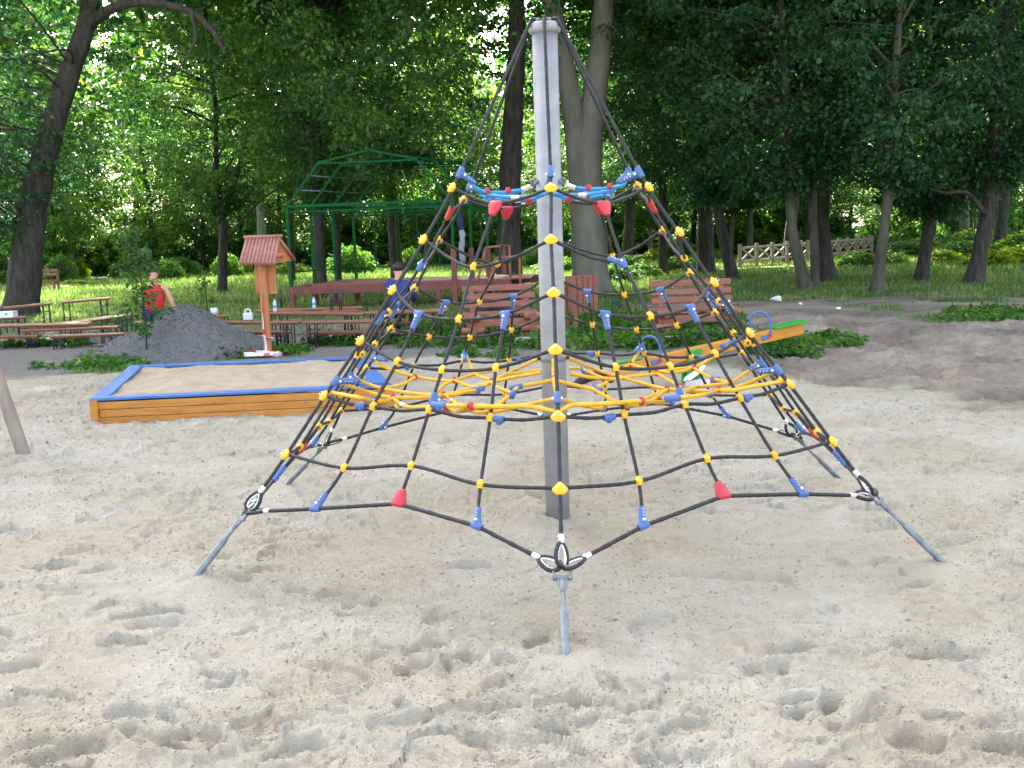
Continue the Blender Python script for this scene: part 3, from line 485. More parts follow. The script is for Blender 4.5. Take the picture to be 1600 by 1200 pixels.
for i in range(44):
    x = -34 + 1.62 * i + g.uniform(-.8, .8); y = g.uniform(54, 60) + (7 if i % 2 else 0)
    if 5 < x < 21 and y < 57: y += 6
    bush(x, y, g.uniform(.6, 1.1), 'bright leafy bush along the sunny back of the clearing', ['leaf_sunlit', 'leaf_sunlit', 'herb'][i % 3], GB, i % 3, g.uniform(.4, 1.5))
for i in range(26):
    x = -30 + 2.6 * i + g.uniform(-1, 1); y = g.uniform(72, 86)
    bush(x, y, g.uniform(2.0, 3.4), 'large round bush among the far thin trees', ['leaf_sunlit', 'leaf_mid'][i % 2], 'large bushes among the far thin trees', i % 3)
GH = 'lush shrubs behind the right-hand trees'
for (px_, py_, s, lf) in [(1345, 418, .8, 'leaf_sunlit'), (1385, 415, .75, 'leaf_sunlit'), (1410, 402, 1.0, 'leaf_mid'), (1470, 412, .7, 'herb'), (1500, 405, 1.0, 'leaf_mid'), (1545, 418, .75, 'herb'), (1575, 415, .8, 'herb'), (1600, 412, .9, 'herb'), (1560, 400, 1.3, 'leaf_sunlit'), (1480, 398, 1.3, 'leaf_mid'), (1440, 400, 1.1, 'leaf_sunlit'),
                          (1620, 404, 1.5, 'leaf_sunlit'), (1530, 396, 1.6, 'leaf_sunlit'), (1400, 395, 1.5, 'leaf_mid'), (960, 442, .75, 'leaf_mid'), (1000, 436, .7, 'leaf_sunlit'), (985, 425, .9, 'leaf_sunlit'), (870, 425, .9, 'leaf_sunlit'), (1060, 425, .8, 'leaf_sunlit')]:
    p = gz(px_, py_); bush(p[0], p[1], s, 'lush low shrub in the sun behind the right-hand trees' if px_ > 1200 else 'small leafy shrub at the foot of the big twin-trunk tree', lf, GH if px_ > 1200 else 'shrubs round the twin-trunk tree', px_ % 3, s * .72)
p = gz(117, 447); bush(p[0], p[1], .62, 'yellow-green clump of herbs in the sunlit grass right of the big leaning tree', 'herb', None, 1, .3)
for q in (70, 90): p = gz(q, 452); bush(p[0], p[1], .6, 'low yellow-green herbs beside the big leaning trunk', 'herb', 'low herbs beside the leaning trunk', 2, .2)
# --- crumbs of sand and clods lying on the sand
gg = np.random.default_rng(19); n = 80000; y = 2.3 * (13.5 / 2.3) ** gg.random(n); x = gg.uniform(-1, 1, n) * (y * .6 + .2)
k = (masks(x, y)[0] > .6) & (fbm(x * 1.3, y * 1.6, 4, 97) + gg.random(n) * .34 > .60); x, y = x[k], y[k]; n = len(x)
sz = .0018 + .0038 * gg.random(n) ** 3 + (gg.random(n) > .992) * .006; sz *= (1 + .1 * np.clip(y - 3, 0, 6)); z = feet(x, y, height(x, y)) + sz * .35
oc = np.array([[1, 0, 0], [0, 1, 0], [-1, 0, 0], [0, -1, 0], [0, 0, 1.], [0, 0, -1]]); V = np.stack([x, y, z], 1)[:, None, :] + oc[None] * sz[:, None, None] * gg.uniform(.55, 1.3, (n, 6, 1)) * gg.uniform(.7, 1.3, (n, 1, 3)); rt = gg.uniform(0, 6.28, n)
octa = np.array([[0, 1, 4], [1, 2, 4], [2, 3, 4], [3, 0, 4], [1, 0, 5], [2, 1, 5], [3, 2, 5], [0, 3, 5]]); M['crumb'] = mat('sand_crumbs', (.30, .258, .19), .95, noise=((3, 3, 3), (.43, .39, .31), .35, .65))
o = quads('sand_crumbs', V.reshape(-1, 3), (np.arange(n)[:, None, None] * 6 + octa[None]).reshape(-1, 3), M['crumb'], smooth=False); setp(o, 'loose crumbs of sand lying over the playground', 'sand crumbs', kind='stuff')
# --- grass: blades nobody could count
def scatter(n, x0, x1, y0, y1, gg, power=1.0):
    y = y0 * (y1 / y0) ** (gg.random(n) ** power); x = gg.uniform(-1, 1, n) * (y * .56 + 1.5); return x, y
gg = np.random.default_rng(9); x, y = scatter(210000, 0, 0, 13.3, 62, gg)
sa, gr, so = masks(x, y); k = (gg.random(len(x)) > np.clip(sa * 1.5 + gr + so, 0, 1) * 1.02) & (fbm(x * 1.3, y * 1.3, 3, 88) + gg.random(len(x)) * .25 > .42); x, y = x[k], y[k]; n = len(x)
z = ground_z(x, y); a = gg.uniform(0, 2 * math.pi, n); hgt = gg.uniform(.05, .15, n) * (1 + .6 * (y > 30)) * (.6 + .4 * sstep(16, 22, y)); w = .0035 * y * .17 + .004
lean = gg.normal(size=(n, 2)) * .35 * hgt[:, None]
b0 = np.stack([x, y, z - .01], 1); sx = np.stack([np.cos(a), np.sin(a), 0 * a], 1) * (w)[:, None]
tip = b0 + np.stack([lean[:, 0], lean[:, 1], hgt], 1)
o = quads('grass', np.stack([b0 - sx, b0 + sx, tip], 1).reshape(-1, 3), np.arange(n * 3).reshape(n, 3), M['grass']); setp(o, 'green grass growing over the park lawn', 'grass', kind='stuff')
# --- broad leaved weeds round the playground
ws = []
def weedpatch(px0, px1, py0, py1, n, hh=.12):
    for i in range(n):
        p = gz(gg.uniform(px0, px1), gg.uniform(py0, py1)); ws.append((p[0], p[1], hh * gg.uniform(.6, 1.5)))
weedpatch(130, 225, 566, 580, 95, .07); weedpatch(30, 140, 572, 580, 18, .05); weedpatch(330, 385, 556, 562, 8, .1); weedpatch(425, 480, 548, 556, 26, .08)
weedpatch(610, 735, 512, 545, 110, .12); weedpatch(735, 870, 525, 546, 150, .10); weedpatch(885, 1010, 495, 548, 330, .13); weedpatch(1010, 1160, 505, 546, 300, .13)
weedpatch(1175, 1275, 528, 556, 170, .10); weedpatch(1270, 1345, 523, 543, 50, .07); weedpatch(1480, 1600, 482, 505, 120, .08); weedpatch(0, 140, 535, 543, 80, .06); weedpatch(480, 610, 530, 542, 60, .07); weedpatch(690, 800, 548, 560, 30, .05)
ws = np.array(ws); V, Fc = sprays(gg, np.stack([ws[:, 0], ws[:, 1], ground_z(ws[:, 0], ws[:, 1]) + ws[:, 2] * .5], 1), ws[:, 2] * 1.1, 15, .075, .8, 0)
V[:, 2] = np.maximum(V[:, 2], -.02)
o = quads('weeds', V, Fc, M['weed'], smooth=False); setp(o, 'broad-leaved green weeds edging the sand and gravel', 'weeds', kind='stuff')
# --- the sapling in front of the heap and the thin dead-looking sapling behind it
def sapling(name, label, base, pts, hgtl, nl, L0, spread, leaf, bare=.2):
    t = thing(name, label, 'sapling', base); g = np.random.default_rng(int(abs(base[0]) * 50)); st = MB(); P = spline(pts, .06); st.tube(P, np.linspace(.017, .004, len(P)), 7); cen = []
    for i in range(hgtl):
        f = bare + (1 - bare) * i / hgtl; a = P[int(f * (len(P) - 1))]; an = g.uniform(0, 6.28); l = spread * (1 - .6 * f) * g.uniform(.6, 1.2)
        e = a + np.array([math.cos(an) * l, math.sin(an) * l, l * .65]); Q = spline([a, (a + e) / 2 + [0, 0, .02], e], .05); st.tube(Q, np.linspace(.006, .002, len(Q)), 5)
        cen += [Q[int(len(Q) * u)] for u in (.45, .7, .98)]
    cen = np.array(cen); V, Fc = sprays(g, cen, g.uniform(.05, .11, len(cen)), nl, L0, .8, .2)
    quads('leaves', V, Fc, M[leaf], t, False); st.build('stem', M['bark'], t)
b_ = gz(229, 566); Y_ = b_[1]
sapling('sapling', 'young leafy sapling in front of the grey gravel heap', b_, [b_ - [0, 0, .1], at(228, 520, Y_), at(222, 450, Y_), at(214, 400, Y_), at(212, 352, Y_)], 26, 11, .06, .42, 'leaf_mid')
b_ = gz(324, 496); Y_ = b_[1]
sapling('sapling', 'thin twisted sapling with a dark brown top behind the gravel heap', b_, [b_ - [0, 0, .1], at(323, 470, Y_), at(320, 440, Y_), at(323, 425, Y_), at(312, 418, Y_)], 8, 4, .08, .3, 'leaf_mid')
# ================================================================== THE CLIMBING NET
net = thing('climbing_net', 'hexagonal rope climbing net with yellow and blue connectors hung from a grey steel mast', 'climbing net', (MX, MY, 0))
def rope(name, pts, m, r=.0085, parent=None, ds=.011, lobes=6, spl=True, straight=False):
    P = spline(pts, ds) if spl else np.asarray(pts, float); n = len(P); k = 12; T_ = unit(np.gradient(P, axis=0)); N_ = np.empty_like(P)
    a = np.array([0, 0, 1.]) if abs(T_[0][2]) < .9 else np.array([1., 0, 0]); v = np.cross(T_[0], a)
    for i in range(n): v = v - T_[i] * (v @ T_[i]); v = v / np.linalg.norm(v); N_[i] = v
    B_ = np.cross(T_, N_); s = np.arange(n) * ds; th = np.arange(k) * 2 * math.pi / k
    rr = r * (1 + .15 * np.cos(lobes * (th[None, :] - (s / (lobes * .0125) * 2 * math.pi / 1.0)[:, None] / 1.0)))
    V = P[:, None, :] + rr[..., None] * (np.cos(th)[None, :, None] * N_[:, None, :] + np.sin(th)[None, :, None] * B_[:, None, :])
    i = np.arange(n - 1)[:, None] * k; j = np.arange(k)[None, :]; j2 = (j + 1) % k
    Fc = np.stack([i + j, i + j2, i + k + j2, i + k + j], -1).reshape(-1, 4)
    return quads(name, V.reshape(-1, 3), Fc, M[m], parent or net)
def A(x): return np.array(x, float)
legs = [[A(p) for p in NET[f'leg{i}']] for i in range(6)]; fc = [NET[f'face{i}'] for i in range(6)]
axis_ = A([MX, MY, 0])
# mast
mb = MB(); mb.cyl((MX, MY, -.4), (MX + .004, MY, 2.60), .0665, 40); mast = mb.build('mast', M['mast'], net, None)
mb = MB(); mb.tube([(MX + .004, MY, z) for z in (2.585, 2.592, 2.605, 2.625, 2.64, 2.648)], [.068, .079, .084, .083, .074, .03], 40); cap = mb.build('mast_cap', M['mast'], net)
mb = MB()
for k in range(6): a = NETPHI + math.radians(-60 + 60 * k); mb.cyl((MX + .055 * math.cos(a), MY + .055 * math.sin(a), 2.64), (MX + .055 * math.cos(a), MY + .055 * math.sin(a), 2.658), .012, 8)
mb.build('cap_bolts', M['steel'], cap)
def unitv(v): v = A(v); return v / (np.linalg.norm(v) + 1e-12)
topz = 2.648
legups = []
for i in range(6):
    a = NETPHI + math.radians(-90 + 60 * i); e = np.array([math.cos(a), math.sin(a), 0]); o = A([MX + .004, MY, 0])
    tp = o + e * .03 + [0, 0, 2.655]; t1 = o + e * .074 + [0, 0, 2.652]; t2 = o + e * .094 + [0, 0, 2.62]
    l = legs[i]; end = l[6]; d = unitv(l[5] - l[6]); L1 = l[0]; up = unitv(t2 - L1); legups.append(up)
    rope('leg_rope', [tp, t1, t2, t2 * .5 + L1 * .5] + l[:6] + [end + d * .13], 'black_rope', .0082)
# connectors
def hullc(name, mat_, c, X, Z, spec, screws=0):
    """spec: list of (x, z, y, r) in the plane X (sideways), Z (up), outward = X x Z"""
    c = A(c); X = unitv(X); Z = unitv(A(Z) - X * (X @ A(Z))); Yn = np.cross(X, Z); m = MB()
    m.hull([(c + X * x + Z * z + Yn * y, r) for (x, z, y, r) in spec]); o = m.build(name, M[mat_], net)
    if screws:
        m = MB()
        for (x, z) in [(-.014, -.004), (.014, -.004), (0, .009)][:screws]:
            s = -1 if (Yn @ (c - A([0, 0, 1.55]))) > 0 else 1
            for q in (-1, 1): m.ball(c + X * x + Z * z + Yn * q * .0195, .0035, 6)
        m.build('screws', M['alu'], o)
    return o
def cap_con(c, up, side): hullc('cap_connector', 'yellow_plastic', c, side, up, [(0, .019, 0, .011), (.022, -.004, 0, .011), (-.022, -.004, 0, .011), (.011, -.017, 0, .011), (-.011, -.017, 0, .011), (0, 0, .006, .013), (0, 0, -.006, .013)], 3)
def ball_con(c, along): 
    m = MB(); m.ball(c, .0182, 14); d = unitv(along); m.cyl(A(c) - d * .021, A(c) + d * .021, .0125, 12, .003); m.build('ball_connector', M['yellow_plastic'], net)
def tee(c, bar, stem, name='tee_connector', mat_='blue_plastic', lb=.052, ls=.085):
    c = A(c); b_ = unitv(bar); s_ = unitv(stem); m = MB(); m.cyl(c - b_ * lb / 2, c + b_ * lb / 2, .0152, 14, .004)
    m.cyl(c, c + s_ * ls, .0162, 14, .004, .0135); m.hull([(c - b_ * .012, .014), (c + b_ * .012, .014), (c + s_ * .04, .0135)])
    o = m.build(name, M[mat_], net); n_ = unitv(np.cross(b_, s_)); m = MB()
    for q in (-1, 1):
        m.ball(c + s_ * .022 + n_ * .0165 * q, .008, 8)
        for w in (.042, .056, .07): m.ball(c + s_ * w * ls / .085 + n_ * .0158 * q, .003, 6)
    m.build('bolts', M['alu'], o); return o
def redtri(c, bar, stem):
    c = A(c); b_ = unitv(bar); s_ = unitv(A(stem) - b_ * (b_ @ A(stem))); m = MB()
    m.hull([(c - b_ * .024, .0145), (c + b_ * .024, .0145), (c - b_ * .024 + s_ * .012, .013), (c + b_ * .024 + s_ * .012, .013), (c + unitv(stem) * .058 - b_ * .006, .0125), (c + unitv(stem) * .058 + b_ * .006, .0125)]); m.build('triangle_connector', M['red_plastic'], net)
def bead(c, d=(0, 0, 1)):
    m = MB(); d = unitv(d); m.ball(c, .0168, 12); m.cyl(A(c) - d * .018, A(c) + d * .018, .0115, 10, .003); m.build('red_bead', M['red_plastic'], net)
def sleeve(p, d, L_=.08, mat_='blue_plastic', name='sleeve_connector', r=.0155):
    p = A(p); d = unitv(d); m = MB(); m.cyl(p - d * L_ / 2, p + d * L_ / 2, r, 14, .004)
    if name == 'sleeve_connector': m.ball(p + np.array([0, 0, -.012]), .015, 10)
    m.build(name, M[mat_], net)
def outn(p): v = A(p) - axis_; v[2] = 0; return unitv(v)
for i in range(6):
    l = legs[i]; j = (i + 1) % 6; r_ = legs[j]; f = fc[i]; mid = [A(p) for p in f['mid']]; a_ = [A(p) for p in f['a']]; b_ = [A(p) for p in f['b']]
    n_ = outn(l[3]); side = np.cross([0, 0, 1], n_)
    for k in range(6): 
        d = unitv((l[k - 1] - l[k]) if k else (l[0] - l[1])); cap_con(l[k] + n_ * .006, d, side)
    # net ropes of the face
    for k in range(6):
        if k < 2:
            m_ = mid[k]; sag = np.array([0, 0, -.012 - .01 * k]); pts = [l[k], (l[k] * .5 + m_ * .5) + sag, m_, (m_ * .5 + r_[k] * .5) + sag, r_[k]]
            if (i, k) == (0, 1): pts = pts[:3]
            if (i, k) == (4, 1): pts = pts[:3]
        else: pts = [l[k], a_[k - 2], m_ if False else mid[k], b_[k - 2], r_[k]]
        if k == 4:                      # the fifth rope hangs in small festoons
            q = pts; pts = []
            for u, v in zip(q[:-1], q[1:]): pts += [u, (u + v) / 2 + np.array([0, 0, -.012])]
            pts.append(q[-1])
        rope('net_rope', pts, 'black_rope', .0077)
    e6 = [l[6], a_[4], mid[6], b_[4], r_[6]]; dA = unitv(e6[1] - e6[0]); dB = unitv(e6[3] - e6[4])
    rope('edge_rope', [l[6] + dA * .13, a_[4]], 'black_rope', .0085); rope('edge_rope', [a_[4], mid[6]], 'black_rope', .0085)
    rope('edge_rope', [mid[6], b_[4]], 'black_rope', .0085); rope('edge_rope', [b_[4], r_[6] + dB * .13], 'black_rope', .0085)
    rope('vertical_rope', mid, 'black_rope', .0073); rope('vertical_rope', a_, 'black_rope', .0073); rope('vertical_rope', b_, 'black_rope', .0073)
    hz = unitv(r_[0] - l[0])
    redtri(mid[0], hz, mid[1] - mid[0]); redtri(mid[6], (b_[4] - a_[4]) if False else hz, mid[5] - mid[6])
    if i in (0, 4): tee(mid[1], mid[1] - mid[0], l[1] - mid[1])
    else: ball_con(mid[1], mid[1] - mid[2])
    for k in (2, 3, 4, 5): ball_con(mid[k], mid[k] - mid[k - 1])
    for Q, sg in ((a_, l), (b_, r_)):
        tee(Q[0], (mid[2] - Q[0]), Q[1] - Q[0])
        for k in (1, 2, 3): ball_con(Q[k], Q[k] - Q[k - 1])
    tee(a_[4], mid[6] - l[6], a_[3] - a_[4]); tee(b_[4], mid[6] - r_[6], b_[3] - b_[4])
    sleeve(a_[2] + unitv(mid[4] - a_[2]) * -.075, mid[4] - a_[2], .055); sleeve(b_[2] + unitv(b_[2] - mid[4]) * .045, mid[4] - b_[2], .05)
# ---- upper blue net: six ropes from the legs to the mast, tied by two rings
hub = lambda a, r, z: A([MX + r * math.cos(a), MY + r * math.sin(a), z])
ringA = []; ringB = []
for i in range(6):
    a = NETPHI + math.radians(-90 + 60 * i); c = legs[i][0] + legups[i] * .085
    e = hub(a, .085, 1.835); p1 = hub(a, .36, 1.775 + .01 * (i % 2)); p2 = hub(a, .24, 1.785)
    tee(c, legups[i], unitv(p1 - c) * 1.0, ls=.10, lb=.06); s_ = unitv(p1 - c)
    rope('blue_rope', [c + s_ * .08, c * .45 + p1 * .55 + [0, 0, -.02], p1, p2, hub(a, .15, 1.80)], 'blue_rope', .0085)
    sleeve(hub(a, .135, 1.806), e - p2, .06, 'alu', 'ferrule', .0105); bead(p1 + [0, 0, .006]); bead(p2 + [0, 0, .006]); ringA.append(p1 + [0, 0, -.014]); ringB.append(p2 + [0, 0, -.014])
    m = MB(); th = np.linspace(0, 2 * math.pi, 13); s2 = np.cross(outn(e), [0, 0, 1]); m.tube([e + outn(e) * .018 * math.cos(t) + np.array([0, 0, .014]) * math.sin(t) for t in th], .005, 8, cap=False); m.cyl(hub(a, .06, 1.835), hub(a, .08, 1.835), .013, 10); m.build('eye_bolt', M['steel'], net)
for i in range(6):
    j = (i + 1) % 6; m_ = (ringA[i] + ringA[j]) / 2 - outn((ringA[i] + ringA[j]) / 2) * -.02 + A([0, 0, -.015]); rope('blue_rope', [ringA[i], m_, ringA[j]], 'blue_rope', .0085)
    m2 = (ringB[i] + ringB[j]) / 2 + A([0, 0, -.03]); rope('blue_rope', [ringB[i], m2, ringB[j]], 'blue_rope', .0085)
    sleeve(m_, ringA[j] - ringA[i], .05, 'alu', 'ferrule', .0105); bead(m2, ringB[j] - ringB[i])
# ---- lower yellow net: a shallow sagging bowl, ropes traced on it
def zb(r): return np.interp(r, [0.05, .15, .3, .5, .75, 1.0, 1.2, 1.4], [.90, .865, .80, .755, .742, .765, .83, .86])
def bowl(px_, py_):
    w = ray(px_, py_); z = .78
    for _ in range(40):
        P = np.array([0, 0, CAM_H]) + w * ((z - CAM_H) / w[2]); r = math.hypot(P[0] - MX, P[1] - MY); z = .7 * z + .3 * zb(min(r, 1.25))
    r = math.hypot(P[0] - MX, P[1] - MY)
    if r > 1.22: P[:2] = A([MX, MY]) + (P[:2] - [MX, MY]) * 1.22 / r
    return P
def legT(i): return legs[i][4] + unitv(legs[i][3] - legs[i][4]) * .085
def midT(i): m = fc[i]['mid']; return A(m[4]) + unitv(A(m[3]) - A(m[4])) * .055
def low(i): return legs[i][4] + outn(legs[i][4]) * -.03 + A([0, 0, .012])
def pole(a): return hub(NETPHI + math.radians(a), .08, .905)
ylist = [
 [legT(5), (570, 611), (614, 621), (675, 620), (720, 611), (768, 595), (805, 578), pole(195)],
 [midT(4), (575, 600), (598, 607), (640, 614), (697, 618), (730, 612), (747, 608), (768, 597)],
 [legT(4), (600, 573), (648, 588), (685, 594), (710, 594), (745, 584), (790, 575)],
 [(648, 590), (628, 601), (598, 607)], [(710, 594), (695, 601), (680, 615)], [(710, 594), (727, 601), (747, 607)],
 [low(5), (548, 624), (575, 625), (600, 627), (614, 622)], [(614, 623), (640, 636), (665, 645), (700, 646), (714, 643)],
 [midT(5), (692, 617), (706, 626), (722, 636), (745, 644), (762, 642), (780, 631), (800, 614), (812, 604), (840, 599), (865, 594)],
 [midT(5), (697, 632), (714, 643), (740, 646), (770, 644), (815, 634), legT(0)],
 [(714, 645), (735, 651), (770, 652), (820, 646), low(0)],
 [pole(270), (865, 590), legT(0)],
 [pole(-15), (930, 577), (966, 588), (1000, 598), (1042, 608), (1085, 611), (1123, 610), (1160, 602), legT(1)],
 [(865, 594), (890, 600), (925, 608), (944, 618), (962, 628), (980, 635), (1005, 640), (1030, 637), (1048, 628), midT(0)],
 [legT(0), (905, 632), (940, 638), (970, 640), (1005, 632), (1042, 609)],
 [low(0), (900, 646), (940, 652), (1000, 650), (1040, 643)],
 [midT(0), (1085, 605), (1105, 603), (1140, 597), (1165, 583), midT(1)],
 [midT(2), (992, 559), (985, 569), (968, 578), (953, 591)], [(985, 569), (1010, 576), (1050, 582), (1085, 574), (1112, 559), legT(2)],
 [(1026, 583), (1048, 596), (1062, 604), midT(0)], [(1026, 584), (990, 588), (968, 592), (940, 590), (912, 577), (890, 575)], [(953, 592), (925, 590), (892, 584)],
 [(1026, 582), (1055, 577), (1085, 574)],
 [(1085, 576), (1105, 587), (1122, 594), (1140, 597)], [(1123, 611), (1112, 622), (1100, 631)], [low(1), (1185, 608), (1155, 612), (1123, 610)], [(980, 635), (1010, 622), (1042, 609)],
 [midT(3), (734, 567), (742, 584), (768, 594)], [(768, 597), (800, 590), (845, 582)], [(747, 608), (785, 588), (812, 583), (845, 578)], [(800, 614), (775, 604), (768, 597)], [(953, 591), (944, 600), (925, 608)]]
for L_ in ylist:
    P = [A(p) if len(p) == 3 else bowl(*p) for p in L_]
    rope('yellow_rope', P, 'yellow_rope', .0093)
for q in [(614, 621), (598, 607), (648, 589), (710, 594), (692, 617), (714, 644), (768, 596), (762, 642), (865, 592), (980, 635), (1042, 608), (1031, 637), (1062, 604), (1085, 575), (1123, 609), (1140, 597), (1026, 583), (985, 569), (966, 588), (953, 591)]: bead(bowl(*q), (0, 0, 1))
for (q, q2) in [((580, 625), (600, 627)), ((655, 642), (675, 646)), ((747, 608), (735, 610)), ((800, 616), (790, 625)), ((806, 605), (818, 603)), ((932, 608), (944, 616)), ((912, 577), (925, 580)), ((1110, 614), (1125, 610)), ((1095, 633), (1080, 637)), ((1118, 592), (1130, 594))]:
    sleeve(bowl(*q), bowl(*q2) - bowl(*q), .07)
for (q, q2) in [((628, 632), (640, 636)), ((705, 625), (715, 632)), ((836, 562), (815, 572)), ((895, 562), (915, 570))]: sleeve(bowl(*q), bowl(*q2) - bowl(*q), .06, 'alu', 'ferrule', .0105)
for i in range(6):
    c = legT(i); tee(c, legs[i][3] - legs[i][4], unitv(axis_ + [0, 0, .62] - c) if i in (0, 3) else unitv(A([MX, MY, .74]) - c), ls=.10, lb=.055)
    c = midT(i); side = unitv(np.cross([0, 0, 1], outn(c))); tee(c, A(fc[i]['mid'][3]) - A(fc[i]['mid'][4]), unitv(-outn(c) + A([0, 0, -.55]) + side * .5), ls=.075, lb=.055)
m = MB(); m.tube([(MX, MY, z) for z in (.885, .89, .92, .925)], [.067, .071, .071, .067], 36); cl = m.build('clamp_band', M['steel'], net)
# ---- corners: thimbles, shackle ring, turnbuckle and ground anchor
def teardrop(apex, d, nrm, L_=.075, W_=.036):
    d = unitv(d); s_ = unitv(np.cross(d, nrm)); th = np.linspace(0, 1, 18); P = []
    for t in th:
        an = t * 2 * math.pi; P.append(apex + d * (L_ * .5 * (1 - math.cos(an))) * 1.0 + s_ * W_ * .5 * math.sin(an) * (1.15 - .35 * math.cos(an + math.pi)))
    return P
for i in range(6):
    l = legs[i]; c = l[6]; an = A(NET[f'anch{i}']); dn = unitv(an - c); o_ = outn(c); side = unitv(np.cross([0, 0, 1], o_))
    j = (i + 5) % 6
    dirs = [(unitv(l[5] - c), side * .6 + o_ * .8), (unitv(A(fc[i]['a'][4]) - c), A([0, 0, 1.])), (unitv(A(fc[j]['b'][4]) - c), A([0, 0, 1.]) + .6 * o_)]
    for d, nrm in dirs:
        Q = teardrop(c + d * .012, d, nrm, .10, .05); s_ = MB(); s_.tube(teardrop(c + d * .016, d, nrm, .085, .036), .005, 6, cap=False)
        lp = rope('rope_eye', Q, 'black_rope', .0085, ds=.008); s_.build('thimble', M['alu'], lp); sleeve(c + d * .125, d, .038, 'alu', 'ferrule', .0125)
    m = MB(); R_ = .034; cen = c + dn * .012
    m.tube([cen + side * R_ * math.cos(t) + dn * R_ * math.sin(t) * .9 for t in np.linspace(0, 2 * math.pi, 25)], .0065, 8, cap=False); m.build('shackle', M['steel'], net)
    m = MB(); y0 = c + dn * .035; n2 = unitv(np.cross(dn, side))
    m.cyl(y0 - side * .026, y0 + side * .026, .009, 10); m.ball(y0 + side * .03, .013, 8); m.ball(y0 - side * .03, .013, 8)
    m.tube([y0 - side * .016, y0 + dn * .03 - side * .015, y0 + dn * .055, ], .0065, 8); m.tube([y0 + side * .016, y0 + dn * .03 + side * .015, y0 + dn * .055], .0065, 8)
    m.hull([(y0 + dn * .02, .013), (y0 + dn * .06, .011)]); m.build('fork_eye', M['steel'], net)
    Lt = np.linalg.norm(an - c); m = MB(); m.cyl(y0 + dn * .05, y0 + dn * (Lt * .48), .0095, 12); m.build('threaded_rod', M['steel'], net)
    m = MB(); m.tube([c + dn * Lt * .47, c + dn * Lt * .475, c + dn * Lt * .5, c + dn * Lt * .53, c + dn * (Lt + .04), c + dn * (Lt + .3)], [.011, .0135, .014, .016, .016, .012], 16); m.build('anchor_sleeve', M['steel'], net)
# ================================================================== SANDBOX
sbO = gz(147, 622, .22); FL = np.array([-3.85, 9.74]); FR = np.array([-1.16, 9.97]); BL = np.array([-4.44, 12.46]); BR = np.array([-1.79, 12.60])
cor = [np.array([*p, 0]) for p in (FL, FR, BR, BL)]
sb = thing('sandbox', 'low square sandbox of orange planks with a blue rim filled with sand', 'sandbox', (*((FL + FR + BR + BL) / 4), 0))
for i in range(4):
    a, b_ = cor[i], cor[(i + 1) % 4]; d = unitv(b_ - a); nrm = np.cross(d, [0, 0, 1])
    for k in range(3):
        m = MB(); z = .0 + .0735 * k; e = .012 if k == 1 else 0
        m.beam(a + d * (.03 + e) + [0, 0, z - .0], b_ - d * (.03 + e) + [0, 0, z], .04, .07, bevel=.006)
        if i == 0:
            pass
        m.build('plank', M['sandbox_wood'], sb)
    m = MB(); m.box(a + [0, 0, .08], (.075, .075, .26), bevel=.008); m.build('corner_post', M['sandbox_wood'], sb)
    inn = -nrm * .0
    m = MB(); m.beam(a - d * .03 + unitv(cor[(i + 3) % 4] - a) * .045 + [0, 0, .208 + .0015 * (i % 2)], b_ + d * .03 + unitv(cor[(i + 2) % 4] - b_) * .045 + [0, 0, .208 + .0015 * (i % 2)], .15, .026, bevel=.006); m.build('rim_board', M['blue_paint'], sb)
m = MB()
for (t, k, zz) in [(.28, 0, .05), (.52, 0, .0), (.71, 1, .1), (.86, 0, .06), (.4, 1, .14), (.12, 0, .13)]:
    p = cor[0] + (cor[1] - cor[0]) * t; nn = np.cross(unitv(cor[1] - cor[0]), [0, 0, 1]); m.ball(p + nn * .0205 + [0, 0, zz * .9], .008, 8, (1.5, .12, .8), None)
m.build('knots', M['knot'], sb)
for t in (.035, .5, .965):
    for k in range(3):
        for dz in (-.018, .018): m = MB(); p = cor[0] + (cor[1] - cor[0]) * t; nn = np.cross(unitv(cor[1] - cor[0]), [0, 0, 1]); m.ball(p + nn * (.0205 if .1 < t < .9 else .038) + [0, 0, .0735 * k + dz], .0045, 6); m.build('screw_head', M['rubber'], sb)
# corner seat
m = MB(); c = cor[1] + [0, 0, .222]; u = unitv(cor[0] - cor[1]); v = unitv(cor[2] - cor[1])
tri = [c + u * .0 + v * .0, c + u * .55, c + v * .55]; m.add([p + [0, 0, 0] for p in tri] + [p + [0, 0, .024] for p in tri], [(0, 2, 1), (3, 4, 5), (0, 1, 4, 3), (1, 2, 5, 4), (2, 0, 3, 5)]); m.build('corner_seat', M['blue_paint'], sb)
n = 90; uu, vv = np.meshgrid(np.linspace(.02, .98, n), np.linspace(.02, .98, n)); P = (cor[0][None, None] * (1 - uu[..., None]) + cor[1] * uu[..., None]) * (1 - vv[..., None]) + (cor[3] * (1 - uu[..., None]) + cor[2] * uu[..., None]) * vv[..., None]
X_, Y2 = P[..., 0].ravel(), P[..., 1].ravel(); ed = np.minimum(np.minimum(uu, 1 - uu), np.minimum(vv, 1 - vv)).ravel()
Zs = .188 + .055 * sstep(0, .4, ed) + (fbm(X_ * 3, Y2 * 3, 4, 91) - .5) * .07 + (fbm(X_ * 14, Y2 * 14, 3, 92) - .5) * .025
idx = np.arange(n * n).reshape(n, n); M['box_sand'] = mat('damp_sand', (.31, .235, .155), .95, noise=((5, 5, 5), (.40, .32, .23), .35, .65), bump=((60, 60, 60), .7, .01))
quads('sand_fill', np.stack([X_, Y2, Zs], 1), np.stack([idx[:-1, :-1], idx[:-1, 1:], idx[1:, 1:], idx[1:, :-1]], -1).reshape(-1, 4), M['box_sand'], sb)

